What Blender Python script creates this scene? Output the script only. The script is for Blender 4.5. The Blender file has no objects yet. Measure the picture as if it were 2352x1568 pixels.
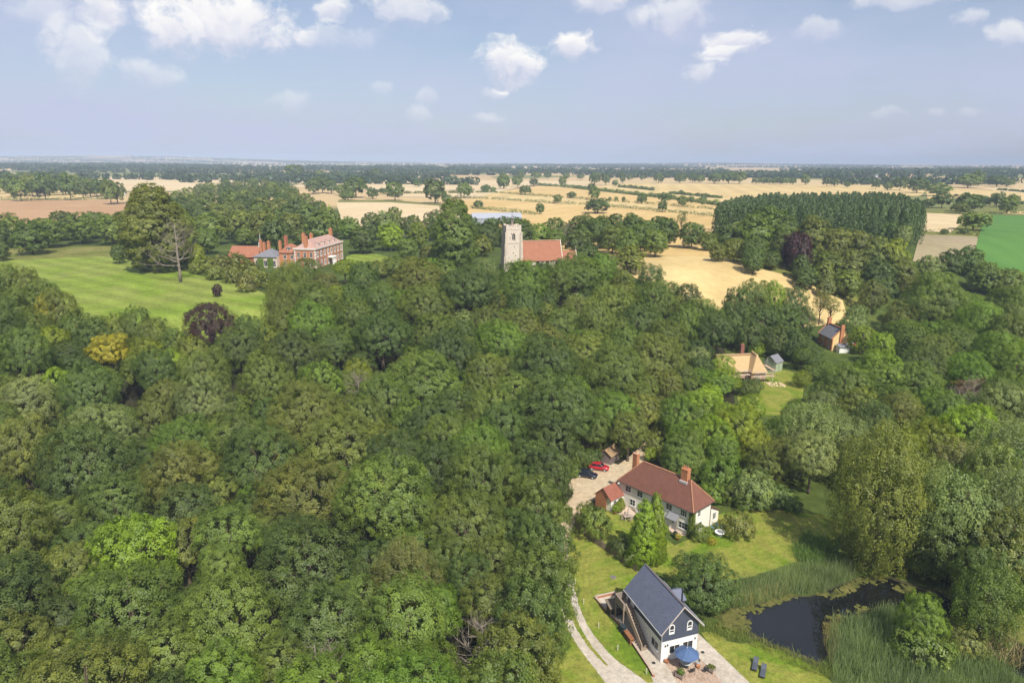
import bpy, bmesh, math, random
import numpy as np
from mathutils import Matrix, Vector
random.seed(7); RNG=np.random.default_rng(11)
S=bpy.context.scene; COL=S.collection
sin,cos,pi,R_=math.sin,math.cos,math.pi,math.radians

# ------------------------------------------------------------------ camera (24 mm lens, 60 m up)
PITCH,ROLL,CAMZ,FPX,CXP,CYP=14.8,0.2,60.0,1568.0,1176.0,784.0
CM=Matrix.Rotation(R_(90-PITCH),3,'X')@Matrix.Rotation(R_(ROLL),3,'Z')
CMN=np.array(CM)
cd=bpy.data.cameras.new('camera'); cam=bpy.data.objects.new('camera',cd); COL.objects.link(cam)
cd.lens=24; cd.sensor_width=36; cd.clip_start=1; cd.clip_end=60000
cam.matrix_world=Matrix.Translation((0,0,CAMZ))@CM.to_4x4(); S.camera=cam

# ------------------------------------------------------------------ terrain height
def ss(a,b,x):
    t=np.clip((x-a)/(b-a),0,1); return t*t*(3-2*t)
def H(x,y):
    x=np.asarray(x,float); y=np.asarray(y,float)
    d=np.hypot(x,y); s=y-.6*x
    h=18*ss(150,245,s)*ss(60,140,y)
    h=h+6*ss(700,2600,d)
    a=ss(1300,4000,d)
    h=h+a*(4.5*np.sin(x/610+1.3)*np.cos(y/830+.4)+3*np.sin((x+y)/1130))
    az=np.arctan2(x,y)
    h=h+78*ss(6500,9500,d)*np.exp(-((az+.50)/.22)**2)+16*ss(7000,9500,d)*np.exp(-((az-.27)/.07)**2)
    return h
def _s(a,b,x):
    t=(x-a)/(b-a); t=0. if t<0 else 1. if t>1 else t; return t*t*(3-2*t)
def h1(x,y):
    d=math.hypot(x,y); h=18*_s(150,245,y-.6*x)*_s(60,140,y)
    if d>700:
        h+=6*_s(700,2600,d); a=_s(1300,4000,d); h+=a*(4.5*sin(x/610+1.3)*cos(y/830+.4)+3*sin((x+y)/1130))
        if d>6500:
            az=math.atan2(x,y); h+=78*_s(6500,9500,d)*math.exp(-((az+.50)/.22)**2)+16*_s(7000,9500,d)*math.exp(-((az-.27)/.07)**2)
    return h
def ray(px,py):
    v=CMN@np.array([(px-CXP)/FPX,-(py-CYP)/FPX,-1.0]); return v/np.linalg.norm(v)
def at(px,py,up=0.0):
    """the place in the world where the line of sight through a photo point meets the ground (plus up metres)"""
    vx,vy,vz=(float(q) for q in ray(px,py)); t=20.0; prev=t
    while t<14000:
        if CAMZ+vz*t<h1(vx*t,vy*t)+up: break
        prev=t; t*=1.012
    a,b=prev,t
    for _ in range(26):
        m=(a+b)/2
        if CAMZ+vz*m<h1(vx*m,vy*m)+up: b=m
        else: a=m
    return vx*b,vy*b
def proj(x,y,z):
    q=CMN.T@np.array([x,y,z-CAMZ])
    if q[2]>-1: return (-9999,-9999)
    return (CXP+FPX*q[0]/-q[2], CYP-FPX*q[1]/-q[2])

# ------------------------------------------------------------------ tags
def tag(o,label=None,cat=None,group=None,kind=None):
    if label: o['label']=label
    if cat: o['category']=cat
    if group: o['group']=group
    if kind: o['kind']=kind
    return o
def thing(name,label,cat,loc=(0,0,0),rotz=0,group=None):
    o=bpy.data.objects.new(name,None); COL.objects.link(o); o.empty_display_size=.5
    o.location=loc; o.rotation_euler=(0,0,rotz); tag(o,label,cat,group); return o
def copy_tree(o,parent=None):
    c=o.copy(); COL.objects.link(c)
    if parent: c.parent=parent
    for ch in list(o.children): copy_tree(ch,c)
    return c

# ------------------------------------------------------------------ materials
def newmat(name):
    m=bpy.data.materials.new(name); m.use_nodes=True
    nt=m.node_tree; b=nt.nodes['Principled BSDF']; b.inputs['Specular IOR Level'].default_value=.3
    return m,nt,b
def nd(nt,t,**k):
    n=nt.nodes.new(t)
    for a,v in k.items(): setattr(n,a,v)
    return n
def noise(nt,vec,scale,detail=4,rough=.6,dist=0):
    n=nd(nt,'ShaderNodeTexNoise'); n.inputs['Scale'].default_value=scale; n.inputs['Detail'].default_value=detail
    n.inputs['Roughness'].default_value=rough; n.inputs['Distortion'].default_value=dist
    if vec is not None: nt.links.new(vec,n.inputs['Vector'])
    return n.outputs['Fac']
def ramp(nt,fac,stops):
    r=nd(nt,'ShaderNodeValToRGB'); e=r.color_ramp.elements
    while len(e)<len(stops): e.new(.5)
    for i,(p,c) in enumerate(stops):
        e[i].position=p; e[i].color=(*c,1)
    nt.links.new(fac,r.inputs['Fac']); return r.outputs['Color']
def mixc(nt,f,a,b,mode='MIX'):
    m=nd(nt,'ShaderNodeMix',data_type='RGBA',blend_type=mode)
    for s,v in ((0,f),(6,a),(7,b)):
        if hasattr(v,'is_linked') or hasattr(v,'links'): nt.links.new(v,m.inputs[s])
        elif isinstance(v,(int,float)): m.inputs[s].default_value=v
        else: m.inputs[s].default_value=(*v,1)
    return m.outputs[2]
def mapr(nt,v,a,b,c,d):
    m=nd(nt,'ShaderNodeMapRange'); nt.links.new(v,m.inputs[0])
    for i,x in enumerate((a,b,c,d)): m.inputs[i+1].default_value=x
    return m.outputs[0]
def bump(nt,b,h,strength=.4,dist=.05):
    n=nd(nt,'ShaderNodeBump'); n.inputs['Strength'].default_value=strength; n.inputs['Distance'].default_value=dist
    nt.links.new(h,n.inputs['Height']); nt.links.new(n.outputs['Normal'],b.inputs['Normal'])
def pos(nt): return nd(nt,'ShaderNodeNewGeometry').outputs['Position']
def obc(nt): return nd(nt,'ShaderNodeTexCoord').outputs['Object']
def sep(nt,v): 
    s=nd(nt,'ShaderNodeSeparateXYZ'); nt.links.new(v,s.inputs[0]); return s.outputs
MATS={}
def plain(name,c,rough=.7,var=.18,scale=3.0,metal=0,spec=.3,fine=None):
    """a single-colour surface with uneven weathering"""
    if name in MATS: return MATS[name]
    m,nt,b=newmat(name); v=obc(nt)
    f=noise(nt,v,scale,5,.65); lo=[x*(1-var) for x in c]; hi=[min(1,x*(1+var)) for x in c]
    col=ramp(nt,f,[(.3,lo),(.7,hi)])
    if fine:
        f2=noise(nt,v,fine,3,.6); col=mixc(nt,.5,col,ramp(nt,f2,[(.3,[x*.55 for x in c]),(.7,[min(1,x*1.35) for x in c])]))
    nt.links.new(col,b.inputs['Base Color']); b.inputs['Roughness'].default_value=rough
    b.inputs['Metallic'].default_value=metal; b.inputs['Specular IOR Level'].default_value=spec
    MATS[name]=m; return m
def striped(name,c1,c2,axis,period,rough=.7,sharp=.12,noise_s=2.0,var=.25):
    """courses of tiles, boards or bricks along one object axis, with patchy colour"""
    m,nt,b=newmat(name); v=obc(nt); s=sep(nt,v)[axis]
    md=nd(nt,'ShaderNodeMath',operation='DIVIDE'); nt.links.new(s,md.inputs[0]); md.inputs[1].default_value=period
    fr=nd(nt,'ShaderNodeMath',operation='FRACT'); nt.links.new(md.outputs[0],fr.inputs[0])
    k=mapr(nt,fr.outputs[0],0,sharp,0,1)
    f=noise(nt,v,noise_s,5,.7); f2=noise(nt,v,noise_s*7,2,.5)
    base=ramp(nt,f,[(.28,[x*(1-var) for x in c1]),(.72,[min(1,x*(1+var)) for x in c1])])
    base=mixc(nt,.55,base,ramp(nt,f2,[(.3,[x*.6 for x in c1]),(.75,[min(1,x*1.4) for x in c1])]))
    nt.links.new(mixc(nt,k,c2,base),b.inputs['Base Color']); b.inputs['Roughness'].default_value=rough
    bump(nt,b,fr.outputs[0],.5,.03); return m
def ground_mat(name,cols,scale=.08,fine=1.5,rough=.95,mow=None,bumpd=.06,mot=1.0):
    """grass or earth: broad patches plus fine mottling, in world metres; mow=(angle,width,strength) for mowing bands"""
    m,nt,b=newmat(name); v=pos(nt)
    f=noise(nt,v,scale,6,.62,.6); f2=noise(nt,v,fine,4,.7); f3=noise(nt,v,scale*5,4,.6)
    n=len(cols); col=ramp(nt,f,[(.26+.48*i/(n-1),c) for i,c in enumerate(cols)])
    g=mapr(nt,f2,.25,.75,1-.38*mot,1+.38*mot); col=mixc(nt,1.0,col,g,'MULTIPLY')
    g=mapr(nt,f3,.25,.75,1-.22*mot,1+.22*mot); col=mixc(nt,1.0,col,g,'MULTIPLY')
    if mow:
        mp=nd(nt,'ShaderNodeMapping'); mp.inputs['Rotation'].default_value=(0,0,mow[0]); nt.links.new(v,mp.inputs[0])
        w=nd(nt,'ShaderNodeTexWave',wave_profile='TRI' if len(mow)<4 else 'SIN'); w.inputs['Scale'].default_value=2*pi/mow[1]/20; w.inputs['Distortion'].default_value=mow[3] if len(mow)>3 else .3; w.inputs['Detail'].default_value=1
        w.inputs['Detail Scale'].default_value=.2
        nt.links.new(mp.outputs[0],w.inputs[0])
        col=mixc(nt,1.0,col,mapr(nt,w.outputs['Fac'],.3,.7,1-mow[2],1+mow[2]),'MULTIPLY')
    nt.links.new(col,b.inputs['Base Color']); b.inputs['Roughness'].default_value=rough; b.inputs['Specular IOR Level'].default_value=.1
    bump(nt,b,f2,.6,bumpd); return m
def leaf_mat():
    m=bpy.data.materials.new('leaves'); m.use_nodes=True; nt=m.node_tree; nt.nodes.clear()
    out=nd(nt,'ShaderNodeOutputMaterial'); oi=nd(nt,'ShaderNodeObjectInfo'); at_=nd(nt,'ShaderNodeAttribute',attribute_name='tint')
    t=at_.outputs['Fac']
    col=mixc(nt,1.0,oi.outputs['Color'],ramp(nt,t,[(0,(.66,.66,.61)),(.5,(1.22,1.13,.95)),(.88,(1.74,1.57,1.14)),(1,(2.2,1.75,.95))]),'MULTIPLY')
    d=nd(nt,'ShaderNodeBsdfDiffuse'); nt.links.new(col,d.inputs[0])
    tr=nd(nt,'ShaderNodeBsdfTranslucent'); nt.links.new(mixc(nt,1.0,col,(1.1,1.25,.6),'MULTIPLY'),tr.inputs[0])
    gl=nd(nt,'ShaderNodeBsdfGlossy'); gl.inputs['Roughness'].default_value=.5; gl.inputs[0].default_value=(.5,.55,.5,1)
    a=nd(nt,'ShaderNodeMixShader'); a.inputs[0].default_value=.40; nt.links.new(d.outputs[0],a.inputs[1]); nt.links.new(tr.outputs[0],a.inputs[2])
    c=nd(nt,'ShaderNodeMixShader'); c.inputs[0].default_value=.05; nt.links.new(a.outputs[0],c.inputs[1]); nt.links.new(gl.outputs[0],c.inputs[2])
    nt.links.new(c.outputs[0],out.inputs[0]); return m
LEAF=leaf_mat()
BARK=plain('bark',(.10,.075,.05),.9,.35,2.5); DEADW=plain('dead_wood',(.24,.20,.16),.9,.3,2.0)
GLASS,_nt,_b=newmat('window_glass'); _b.inputs['Base Color'].default_value=(.02,.025,.03,1); _b.inputs['Roughness'].default_value=.06; _b.inputs['Specular IOR Level'].default_value=.6
WHITE=plain('white_paint',(.78,.77,.73),.5,.05)
CREAM=plain('cream_render',(.80,.75,.65),.85,.07,.5,fine=6)
WRENDER=plain('white_render',(.83,.79,.72),.85,.05,.4,fine=6)
BRICK=striped('red_brick',(.38,.13,.065),(.42,.30,.22),2,.15,.9,.16,1.2,.3)
BRICKO=striped('orange_brick',(.50,.20,.09),(.5,.36,.25),2,.15,.9,.16,1.2,.3)
DARKM=plain('dark_metal',(.03,.032,.036),.4,.2,spec=.5)
TIMBER=plain('weathered_timber',(.30,.23,.17),.85,.3,3,fine=18)
OLDTIM=plain('grey_timber',(.27,.22,.18),.9,.35,2,fine=14)
STONE=plain('pale_stone',(.55,.47,.38),.9,.16,.5,fine=4)

# ------------------------------------------------------------------ mesh builder
class MB:
    def __init__(s): s.v=[];s.f=[];s.m=[];s.fr=None
    def _p(s,p):
        if s.fr is not None: p=s.fr@Vector(p)
        s.v.append(tuple(p)); return len(s.v)-1
    def poly(s,ps,m=0): s.f.append([s._p(p) for p in ps]); s.m.append(m); return s
    def box(s,x0,x1,y0,y1,z0,z1,m=0):
        i=[s._p(p) for p in ((x0,y0,z0),(x1,y0,z0),(x1,y1,z0),(x0,y1,z0),(x0,y0,z1),(x1,y0,z1),(x1,y1,z1),(x0,y1,z1))]
        for q in ((3,2,1,0),(4,5,6,7),(0,1,5,4),(1,2,6,5),(2,3,7,6),(3,0,4,7)): s.f.append([i[k] for k in q]); s.m.append(m)
        return s
    def prism(s,pl,a0,a1,axis='y',m=0):
        """polygon pl extruded from a0 to a1 along axis"""
        mk={'y':lambda p,a:(p[0],a,p[1]),'x':lambda p,a:(a,p[0],p[1]),'z':lambda p,a:(p[0],p[1],a)}[axis]
        A=[s._p(mk(p,a0)) for p in pl]; B=[s._p(mk(p,a1)) for p in pl]; n=len(pl)
        s.f.append(A); s.f.append(B[::-1]); s.m+=[m,m]
        for i in range(n): s.f.append([A[i],B[i],B[(i+1)%n],A[(i+1)%n]]); s.m.append(m)
        return s
    def solid(s,bot,top,m=0):
        A=[s._p(p) for p in bot]; B=[s._p(p) for p in top]; n=len(bot)
        s.f.append(A[::-1]); s.f.append(B); s.m+=[m,m]
        for i in range(n): s.f.append([A[i],A[(i+1)%n],B[(i+1)%n],B[i]]); s.m.append(m)
        return s
    def slab(s,quad,t,m=0):
        """a thick sheet: quad lies on top, t is thickness along its normal"""
        a,b,c=Vector(quad[0]),Vector(quad[1]),Vector(quad[2]); n=(b-a).cross(c-a).normalized()
        if n.z<0: n=-n
        return s.solid([tuple(Vector(q)-n*t) for q in quad],quad,m)
    def tube(s,pts,rad,n=6,m=0,cap=True):
        rings=[]; P=[Vector(p) for p in pts]
        for i,p in enumerate(P):
            d=(P[min(i+1,len(P)-1)]-P[max(i-1,0)]).normalized()
            u=d.cross(Vector((0,0,1))) 
            if u.length<.05: u=d.cross(Vector((1,0,0)))
            u.normalize(); w=d.cross(u); r=rad[i] if isinstance(rad,(list,tuple)) else rad
            rings.append([s._p(p+(u*cos(2*pi*k/n)+w*sin(2*pi*k/n))*r) for k in range(n)])
        for a,b in zip(rings,rings[1:]):
            for k in range(n): s.f.append([a[k],a[(k+1)%n],b[(k+1)%n],b[k]]); s.m.append(m)
        if cap: s.f.append(rings[0][::-1]); s.f.append(rings[-1]); s.m+=[m,m]
        return s
    def lathe(s,prof,n=16,c=(0,0,0),m=0,sx=1,sy=1):
        rings=[[s._p((c[0]+r*cos(2*pi*k/n)*sx,c[1]+r*sin(2*pi*k/n)*sy,c[2]+z)) for k in range(n)] for r,z in prof]
        for a,b in zip(rings,rings[1:]):
            for k in range(n): s.f.append([a[k],a[(k+1)%n],b[(k+1)%n],b[k]]); s.m.append(m)
        s.f.append(rings[0][::-1]); s.f.append(rings[-1]); s.m+=[m,m]; return s
    def mesh(s,name,mats,smooth=False):
        me=bpy.data.meshes.new(name); me.from_pydata(s.v,[],s.f); me.polygons.foreach_set('material_index',s.m)
        for mt in (mats if isinstance(mats,(list,tuple)) else [mats]): me.materials.append(mt)
        bm=bmesh.new(); bm.from_mesh(me); bmesh.ops.recalc_face_normals(bm,faces=bm.faces); bm.to_mesh(me); bm.free()
        if smooth: me.polygons.foreach_set('use_smooth',[True]*len(me.polygons))
        me.update(); return me
    def build(s,name,mats,parent=None,smooth=False,bevel=0,loc=(0,0,0)):
        me=s.mesh(name,mats,smooth)
        if bevel:
            bm=bmesh.new(); bm.from_mesh(me)
            bmesh.ops.bevel(bm,geom=[e for e in bm.edges if len(e.link_faces)==2 and e.calc_face_angle(0)>.5],offset=bevel,segments=2,affect='EDGES',clamp_overlap=True)
            bm.to_mesh(me); bm.free()
        o=bpy.data.objects.new(name,me); COL.objects.link(o); o.parent=parent; o.location=loc; return o
def inst(name,me,parent=None,loc=(0,0,0),sc=(1,1,1),rz=0,col=None):
    o=bpy.data.objects.new(name,me); COL.objects.link(o); o.parent=parent; o.location=loc; o.scale=sc; o.rotation_euler=(0,0,rz)
    if col: o.color=(*col,1)
    return o
def npmesh(name,V,Fq,tint=None,mats=(),mi=None):
    """mesh from arrays: V (n,3), Fq (m,4)"""
    me=bpy.data.meshes.new(name); n,m=len(V),len(Fq)
    me.vertices.add(n); me.vertices.foreach_set('co',V.astype(np.float32).ravel())
    me.loops.add(m*4); me.loops.foreach_set('vertex_index',Fq.astype(np.int32).ravel())
    me.polygons.add(m); me.polygons.foreach_set('loop_start',np.arange(0,4*m,4,dtype=np.int32))
    if mi is not None: me.polygons.foreach_set('material_index',mi.astype(np.int32))
    for t in mats: me.materials.append(t)
    if tint is not None:
        a=me.attributes.new('tint','FLOAT','POINT'); a.data.foreach_set('value',tint.astype(np.float32))
    me.update(calc_edges=True); me.validate(); return me
# ------------------------------------------------------------------ foliage
def nrm(a): return a/np.maximum(np.linalg.norm(a,axis=-1,keepdims=True),1e-9)
def leafquads(P,N,L,W,rng):
    """one small leaf spray per row: centre P, facing N, length L, width W"""
    n=len(P); t=nrm(np.cross(N,rng.normal(size=(n,3)))); b=np.cross(N,t)
    L=np.broadcast_to(L,n)[:,None]; W=np.broadcast_to(W,n)[:,None]
    fold=N*L*.18
    V=np.stack([P-t*L,P-b*W+fold*.5,P+t*L,P+b*W-fold*.5],1).reshape(-1,3)
    return V,np.arange(4*n).reshape(n,4)
def fib(n,rng):
    i=np.arange(n)+.5; ph=np.arccos(1-2*i/n); th=pi*(1+5**.5)*i+rng.uniform(0,6.28)
    d=np.stack([np.cos(th)*np.sin(ph),np.sin(th)*np.sin(ph),np.cos(ph)],1)
    return nrm(d+rng.normal(size=(n,3))*.9/math.sqrt(n))
def crown(seed,R,Ht,base,nl,cr,per,leaf,form='round',lobe=.40,rand=.6,droop=0,flat=.8):
    """sprays of leaves on clumps, clumps on boughs (lobes), boughs through the crown; returns V,F,tint,lobe list"""
    rng=np.random.default_rng(seed); z0=Ht*base; zc=(Ht+z0)/2; rz=(Ht-z0)/2; lobes=[]
    if form=='round':
        for d in fib(nl,rng):
            if d[2]<(-.55 if base>.1 else -.9): continue
            k=rng.uniform(.74,1.1); lr=R*lobe*rng.uniform(.62,1.2)
            q=np.array([d[0]*max(R-lr,.3*R)*k,d[1]*max(R-lr,.3*R)*k,zc+d[2]*max(rz-lr*.9,.35*rz)*k*(1.0 if d[2]>0 else .85)])
            lobes.append((q,lr))
        lobes.append((np.array([0,0,zc+.15*rz]),R*.55))
    elif form=='cone':
        for i in range(nl):
            t=(i+.3)/nl; r=R*(1-t)**.42; a=i*2.4+rng.uniform(-.4,.4); lr=R*(.48*(1-t)**.7+.13)
            lobes.append((np.array([cos(a)*max(0,r-lr*.75),sin(a)*max(0,r-lr*.75),z0+lr*.5+(Ht-z0-lr)*t]),lr))
    elif form=='tall':
        for i in range(nl):
            t=(i+.5)/nl; r=R*(sin(pi*min(1,.16+.84*t)))**.6*rng.uniform(.75,1.1); a=i*2.4+rng.uniform(-.6,.6); lr=R*lobe*rng.uniform(.7,1.15)
            lobes.append((np.array([cos(a)*max(0,r-lr*.7),sin(a)*max(0,r-lr*.7),z0+lr*.6+(Ht-z0-lr*1.4)*t]),lr))
    C=np.array([l[0] for l in lobes]); LR=np.array([l[1] for l in lobes])
    Pc=[];Dc=[];Tc=[]
    for i,(q,lr) in enumerate(lobes):
        k=max(6,int(3.4*(lr/cr)**2)); d=fib(k,rng); p=q+d*lr*np.array([1,1,flat])*rng.uniform(.88,1.08,(k,1))
        dist=np.linalg.norm(p[:,None]-C[None],axis=2)/LR[None]; dist[:,i]=9
        keep=(dist.min(1)>.8)&((d[:,2]>-.35)|(rng.random(k)<.3))
        Pc.append(p[keep]);Dc.append(d[keep]);Tc.append(np.full(keep.sum(),rng.uniform(-.14,.14)))
    Pc=np.concatenate(Pc);Dc=np.concatenate(Dc);Tc=np.concatenate(Tc); n=len(Pc)
    Tc=np.clip(.5+Tc+rng.normal(size=n)*.12,.02,.9)
    rad=cr*rng.uniform(.65,1.3,n)
    P=np.repeat(Pc,per,0); D=np.repeat(Dc,per,0); T=np.repeat(Tc,per); rr=np.repeat(rad,per); N=len(P)
    rd=nrm(rng.normal(size=(N,3))+D*.75+np.array([0,0,.25])); 
    P=P+rd*(rr*rng.uniform(.45,1.1,N)**.8)[:,None]
    if droop: P[:,2]-=rng.exponential(droop,N)
    G=nrm((P-np.array([0,0,zc-.25*rz]))*np.array([1/R,1/R,1/rz]))
    Nn=nrm(rd*.36+D*.36+G*.85+rng.normal(size=(N,3))*rand*.55+np.array([0,0,.12]))
    L=leaf*rng.uniform(.65,1.35,N); W=L*rng.uniform(.5,.75,N)
    if droop: W=L*.35; 
    V,F=leafquads(P,Nn,L,W,rng)
    T=np.clip(T+rng.normal(size=N)*.10,0,.95); T[rng.random(N)<.006]=1.0
    return V,F,np.repeat(T,4),lobes
def trunk_mb(seed,Ht,base,lobes,r0,limbs=9):
    rng=random.Random(seed); mb=MB(); b=Ht*base
    top=Ht*.72; lean=(rng.uniform(-.4,.4),rng.uniform(-.4,.4))
    pts=[(lean[0]*t*t+rng.uniform(-.06,.06)*Ht*.05,lean[1]*t*t,top*t) for t in (0,.06,.25,.5,.75,1)]
    mb.tube(pts,[r0*1.5,r0*1.05,r0*.9,r0*.7,r0*.42,r0*.12],8)
    L=[l for l in lobes]; rng.shuffle(L)
    for q,lr in L[:limbs]:
        z=min(top*.8,max(b*.7,q[2]*rng.uniform(.45,.7))); s=(lean[0]*(z/top)**2,lean[1]*(z/top)**2,z)
        mid=tuple(s[i]*.45+q[i]*.55+(0,0,-.08*lr)[i] for i in range(3))
        mb.tube([s,mid,tuple(q)],[r0*.42,r0*.26,r0*.08],5)
    return mb
PROTO={}
def proto(kind,seed,R,Ht,base,nl,cr,per,leaf,r0=.3,one=False,limbs=9,**kw):
    V,F,T,lb=crown(seed,R,Ht,base,nl,cr,per,leaf,**kw)
    if one:   # small in the photo: crown and trunk in one mesh
        mb=MB(); mb.tube([(0,0,0),(0,0,Ht*.3),(0,0,Ht*.62)],[r0*1.3,r0,r0*.4],5,cap=False)
        tv=np.array(mb.v); tf=np.array([f for f in mb.f])+len(V)
        V2=np.concatenate([V,tv]); F2=np.concatenate([F,tf]); T2=np.concatenate([T,np.full(len(tv),.5)])
        mi=np.concatenate([np.zeros(len(F)),np.ones(len(tf))])
        me=npmesh(kind,V2,F2,T2,(LEAF,BARK),mi); tr=None
    else:
        me=npmesh('crown',V,F,T,(LEAF,)); tr=trunk_mb(seed,Ht,base,lb,r0,limbs).mesh('trunk',[BARK],True)
    PROTO.setdefault(kind,[]).append((me,tr,R,Ht))
for i in range(5): proto('broad',100+i,5.2,14,.20,34,.60,88,.102,lobe=.35+.03*(i%2))
for i in range(4): proto('big',120+i,8.0,18,.18,56,.68,84,.112,r0=.45,lobe=.27+.025*(i%2),limbs=12)
for i in range(3): proto('mid',140+i,6.0,15,.04,32,.85,44,.27,lobe=.36)
for i in range(4): proto('full',150+i,5.0,11,.0,32,.58,84,.102,lobe=.36)
for i in range(4): proto('far',160+i,6.0,14,.07,20,1.25,26,.55,lobe=.44,limbs=4)
for i in range(2): proto('willow',180+i,5.5,14,.0,34,.75,60,.17,lobe=.32,droop=.55,rand=.8)
for i in range(2): proto('cypress',190+i,2.4,12,.01,60,.42,70,.11,form='cone',rand=.45,r0=.2)
for i in range(2): proto('tall',200+i,6.5,26,.02,64,.95,60,.25,form='tall',lobe=.42,r0=.6)
for i in range(2): proto('feather',210+i,6.2,22,.01,110,.66,56,.16,form='tall',lobe=.26,droop=.5,rand=.9,r0=.5)
for i in range(3): proto('bush',220+i,2.6,3.2,-.12,18,.42,46,.10,lobe=.40,r0=.08)
for i in range(2): proto('sparse',230+i,5.0,16,.32,26,.6,14,.17,lobe=.26,r0=.3,limbs=22)
for i in range(2): proto('midbush',240+i,3.4,5,-.1,18,.8,26,.28,lobe=.40,r0=.1)
def dead_mesh(seed,Ht,spread,depth=4,twig=1.0):
    rng=random.Random(seed); mb=MB()
    def br(p,d,l,r,k):
        pts=[p]; dd=Vector(d)
        for i in range(3):
            dd=(dd+Vector((rng.uniform(-.25,.25),rng.uniform(-.25,.25),rng.uniform(-.05,.2)))).normalized()
            pts.append(tuple(Vector(pts[-1])+dd*l/3))
        mb.tube(pts,[r,r*.82,r*.62,r*.4],5 if k>1 else 4,cap=False)
        if k<=0: return
        for i in range(rng.choice((2,3,3))):
            q=Vector(pts[rng.choice((1,2,3,3))]); nd_=(dd*.6+Vector((rng.uniform(-1,1),rng.uniform(-1,1),rng.uniform(-.2,.7)))*spread).normalized()
            br(tuple(q),nd_,l*rng.uniform(.5,.75),r*.5,k-1)
    tr=[(0,0,0),(.1,.05,Ht*.2),(-.05,.1,Ht*.45),(.15,0,Ht*.7),(.1,.1,Ht)]
    mb.tube(tr,[Ht*.032,Ht*.022,Ht*.018,Ht*.011,Ht*.003],8)
    mb2=mb; mb=MB()
    for i in range(int(26*twig)):
        t=rng.uniform(.28,.97); a=i*2.4+rng.uniform(-.5,.5); z=Ht*t
        br((0.05,.05,z),(cos(a),sin(a),rng.uniform(-.05,.6)),Ht*.36*(1.15-t)*rng.uniform(.6,1.2)+.6,Ht*.011*(1.2-t)+.02,depth-2)
    return mb2.mesh('trunk',[DEADW],True),mb.mesh('branch',[DEADW],True)
DEAD=[dead_mesh(5,21,.8,5),dead_mesh(9,14,.9,4,1.3),dead_mesh(12,12,.5,4,1.6)]

PAL={'dark green':(.088,.138,.034),'deep green':(.102,.160,.038),'mid green':(.142,.204,.041),'olive green':(.168,.208,.044),'grey green':(.20,.262,.095),
     'bright green':(.15,.245,.034),'lime green':(.225,.335,.028),'yellow green':(.205,.262,.025),'yellow':(.36,.345,.03),'purple':(.060,.026,.034),'brown':(.25,.16,.08),'khaki green':(.185,.208,.058)}
TREES=[]   # (root, x, y, top z, r, colour word, label-or-None)
_k=[0]
def tree(kind,x,y,h,r,colour,name='broadleaf_tree',label=None,cat='tree',group=None,var=.14,sink=0,pick=None):
    _k[0]+=1; rg=random.Random(_k[0]*77+3)
    P=PROTO[kind]; me,tr,R,Ht=P[pick if pick is not None else rg.randrange(len(P))]
    c=[v*rg.uniform(1-var*.35,1+var*.35) for v in PAL[colour]]; k=rg.uniform(1-var,1+var); c=[v*k for v in c]
    if kind in ('willow','full','mid','big'): sink+=.07*h; h*=1.07
    z=h1(x,y)-sink; sc=(r/R*rg.uniform(.93,1.07),r/R*rg.uniform(.93,1.07),h/Ht); rz=rg.uniform(0,6.28)
    if tr is None:
        o=inst(name,me,None,(x,y,z),sc,rz,c); tag(o,label,cat,group)
    else:
        o=thing(name,label,cat,(x,y,z),rz,group); inst('crown',me,o,sc=sc,col=c); inst('trunk',tr,o,sc=sc)
    TREES.append([o,x,y,z+h,r,colour,label,h,cat,h]); return o
def T(px,py,h,r,kind,colour,label=None,name='broadleaf_tree',**k):
    """a tree whose crown top is seen at photo point (px,py), h metres tall"""
    x,y=at(px,py,h*.97); return tree(kind,x,y,h,r,colour,name,label,**k)
def TB(px,py,h,r,kind,colour,label=None,name='broadleaf_tree',**k):
    """a tree whose foot is seen at photo point (px,py)"""
    x,y=at(px,py); return tree(kind,x,y,h,r,colour,name,label,**k)
def dead(px,py,h,i,label,foot=False,group=None,rz=0):
    x,y=at(px,py) if foot else at(px,py,h)
    o=thing('dead_tree',label,'dead tree',(x,y,h1(x,y)),rz,group); s=h/(21,14,12)[i]
    inst('trunk',DEAD[i][0],o,sc=(s,s,s)); inst('branch',DEAD[i][1],o,sc=(s,s,s)); TREES.append([o,x,y,h1(x,y)+h,2,'bare',label,h,'dead tree',h]); return o
def inpoly(x,y,P):
    c=False; n=len(P)
    for i in range(n):
        (x1,y1),(x2,y2)=P[i],P[(i+1)%n]
        if (y1>y)!=(y2>y) and x<(x2-x1)*(y-y1)/(y2-y1)+x1: c=not c
    return c
KEEP=[]
def keepvis(pts,foot=True):
    for px,py in pts: x,y=at(px,py); KEEP.append((px,py,math.hypot(x,y)))
def hides(x,y,h,r,base=.12):
    d=math.hypot(x,y); z=h1(x,y); c=proj(x,y,z+h*(1+base)/2); rp=r*FPX/d*.93; hp=abs(proj(x,y,z+h*base)[1]-proj(x,y,z+h)[1])/2*.95+2
    return any(k[2]>d and ((k[0]-c[0])/rp)**2+((k[1]-c[1])/hp)**2<1 for k in KEEP)
def free(x,y,r,f=.8):
    for t in TREES:
        if (t[1]-x)**2+(t[2]-y)**2<(f*(r+t[4]))**2: return False
    return True
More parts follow.
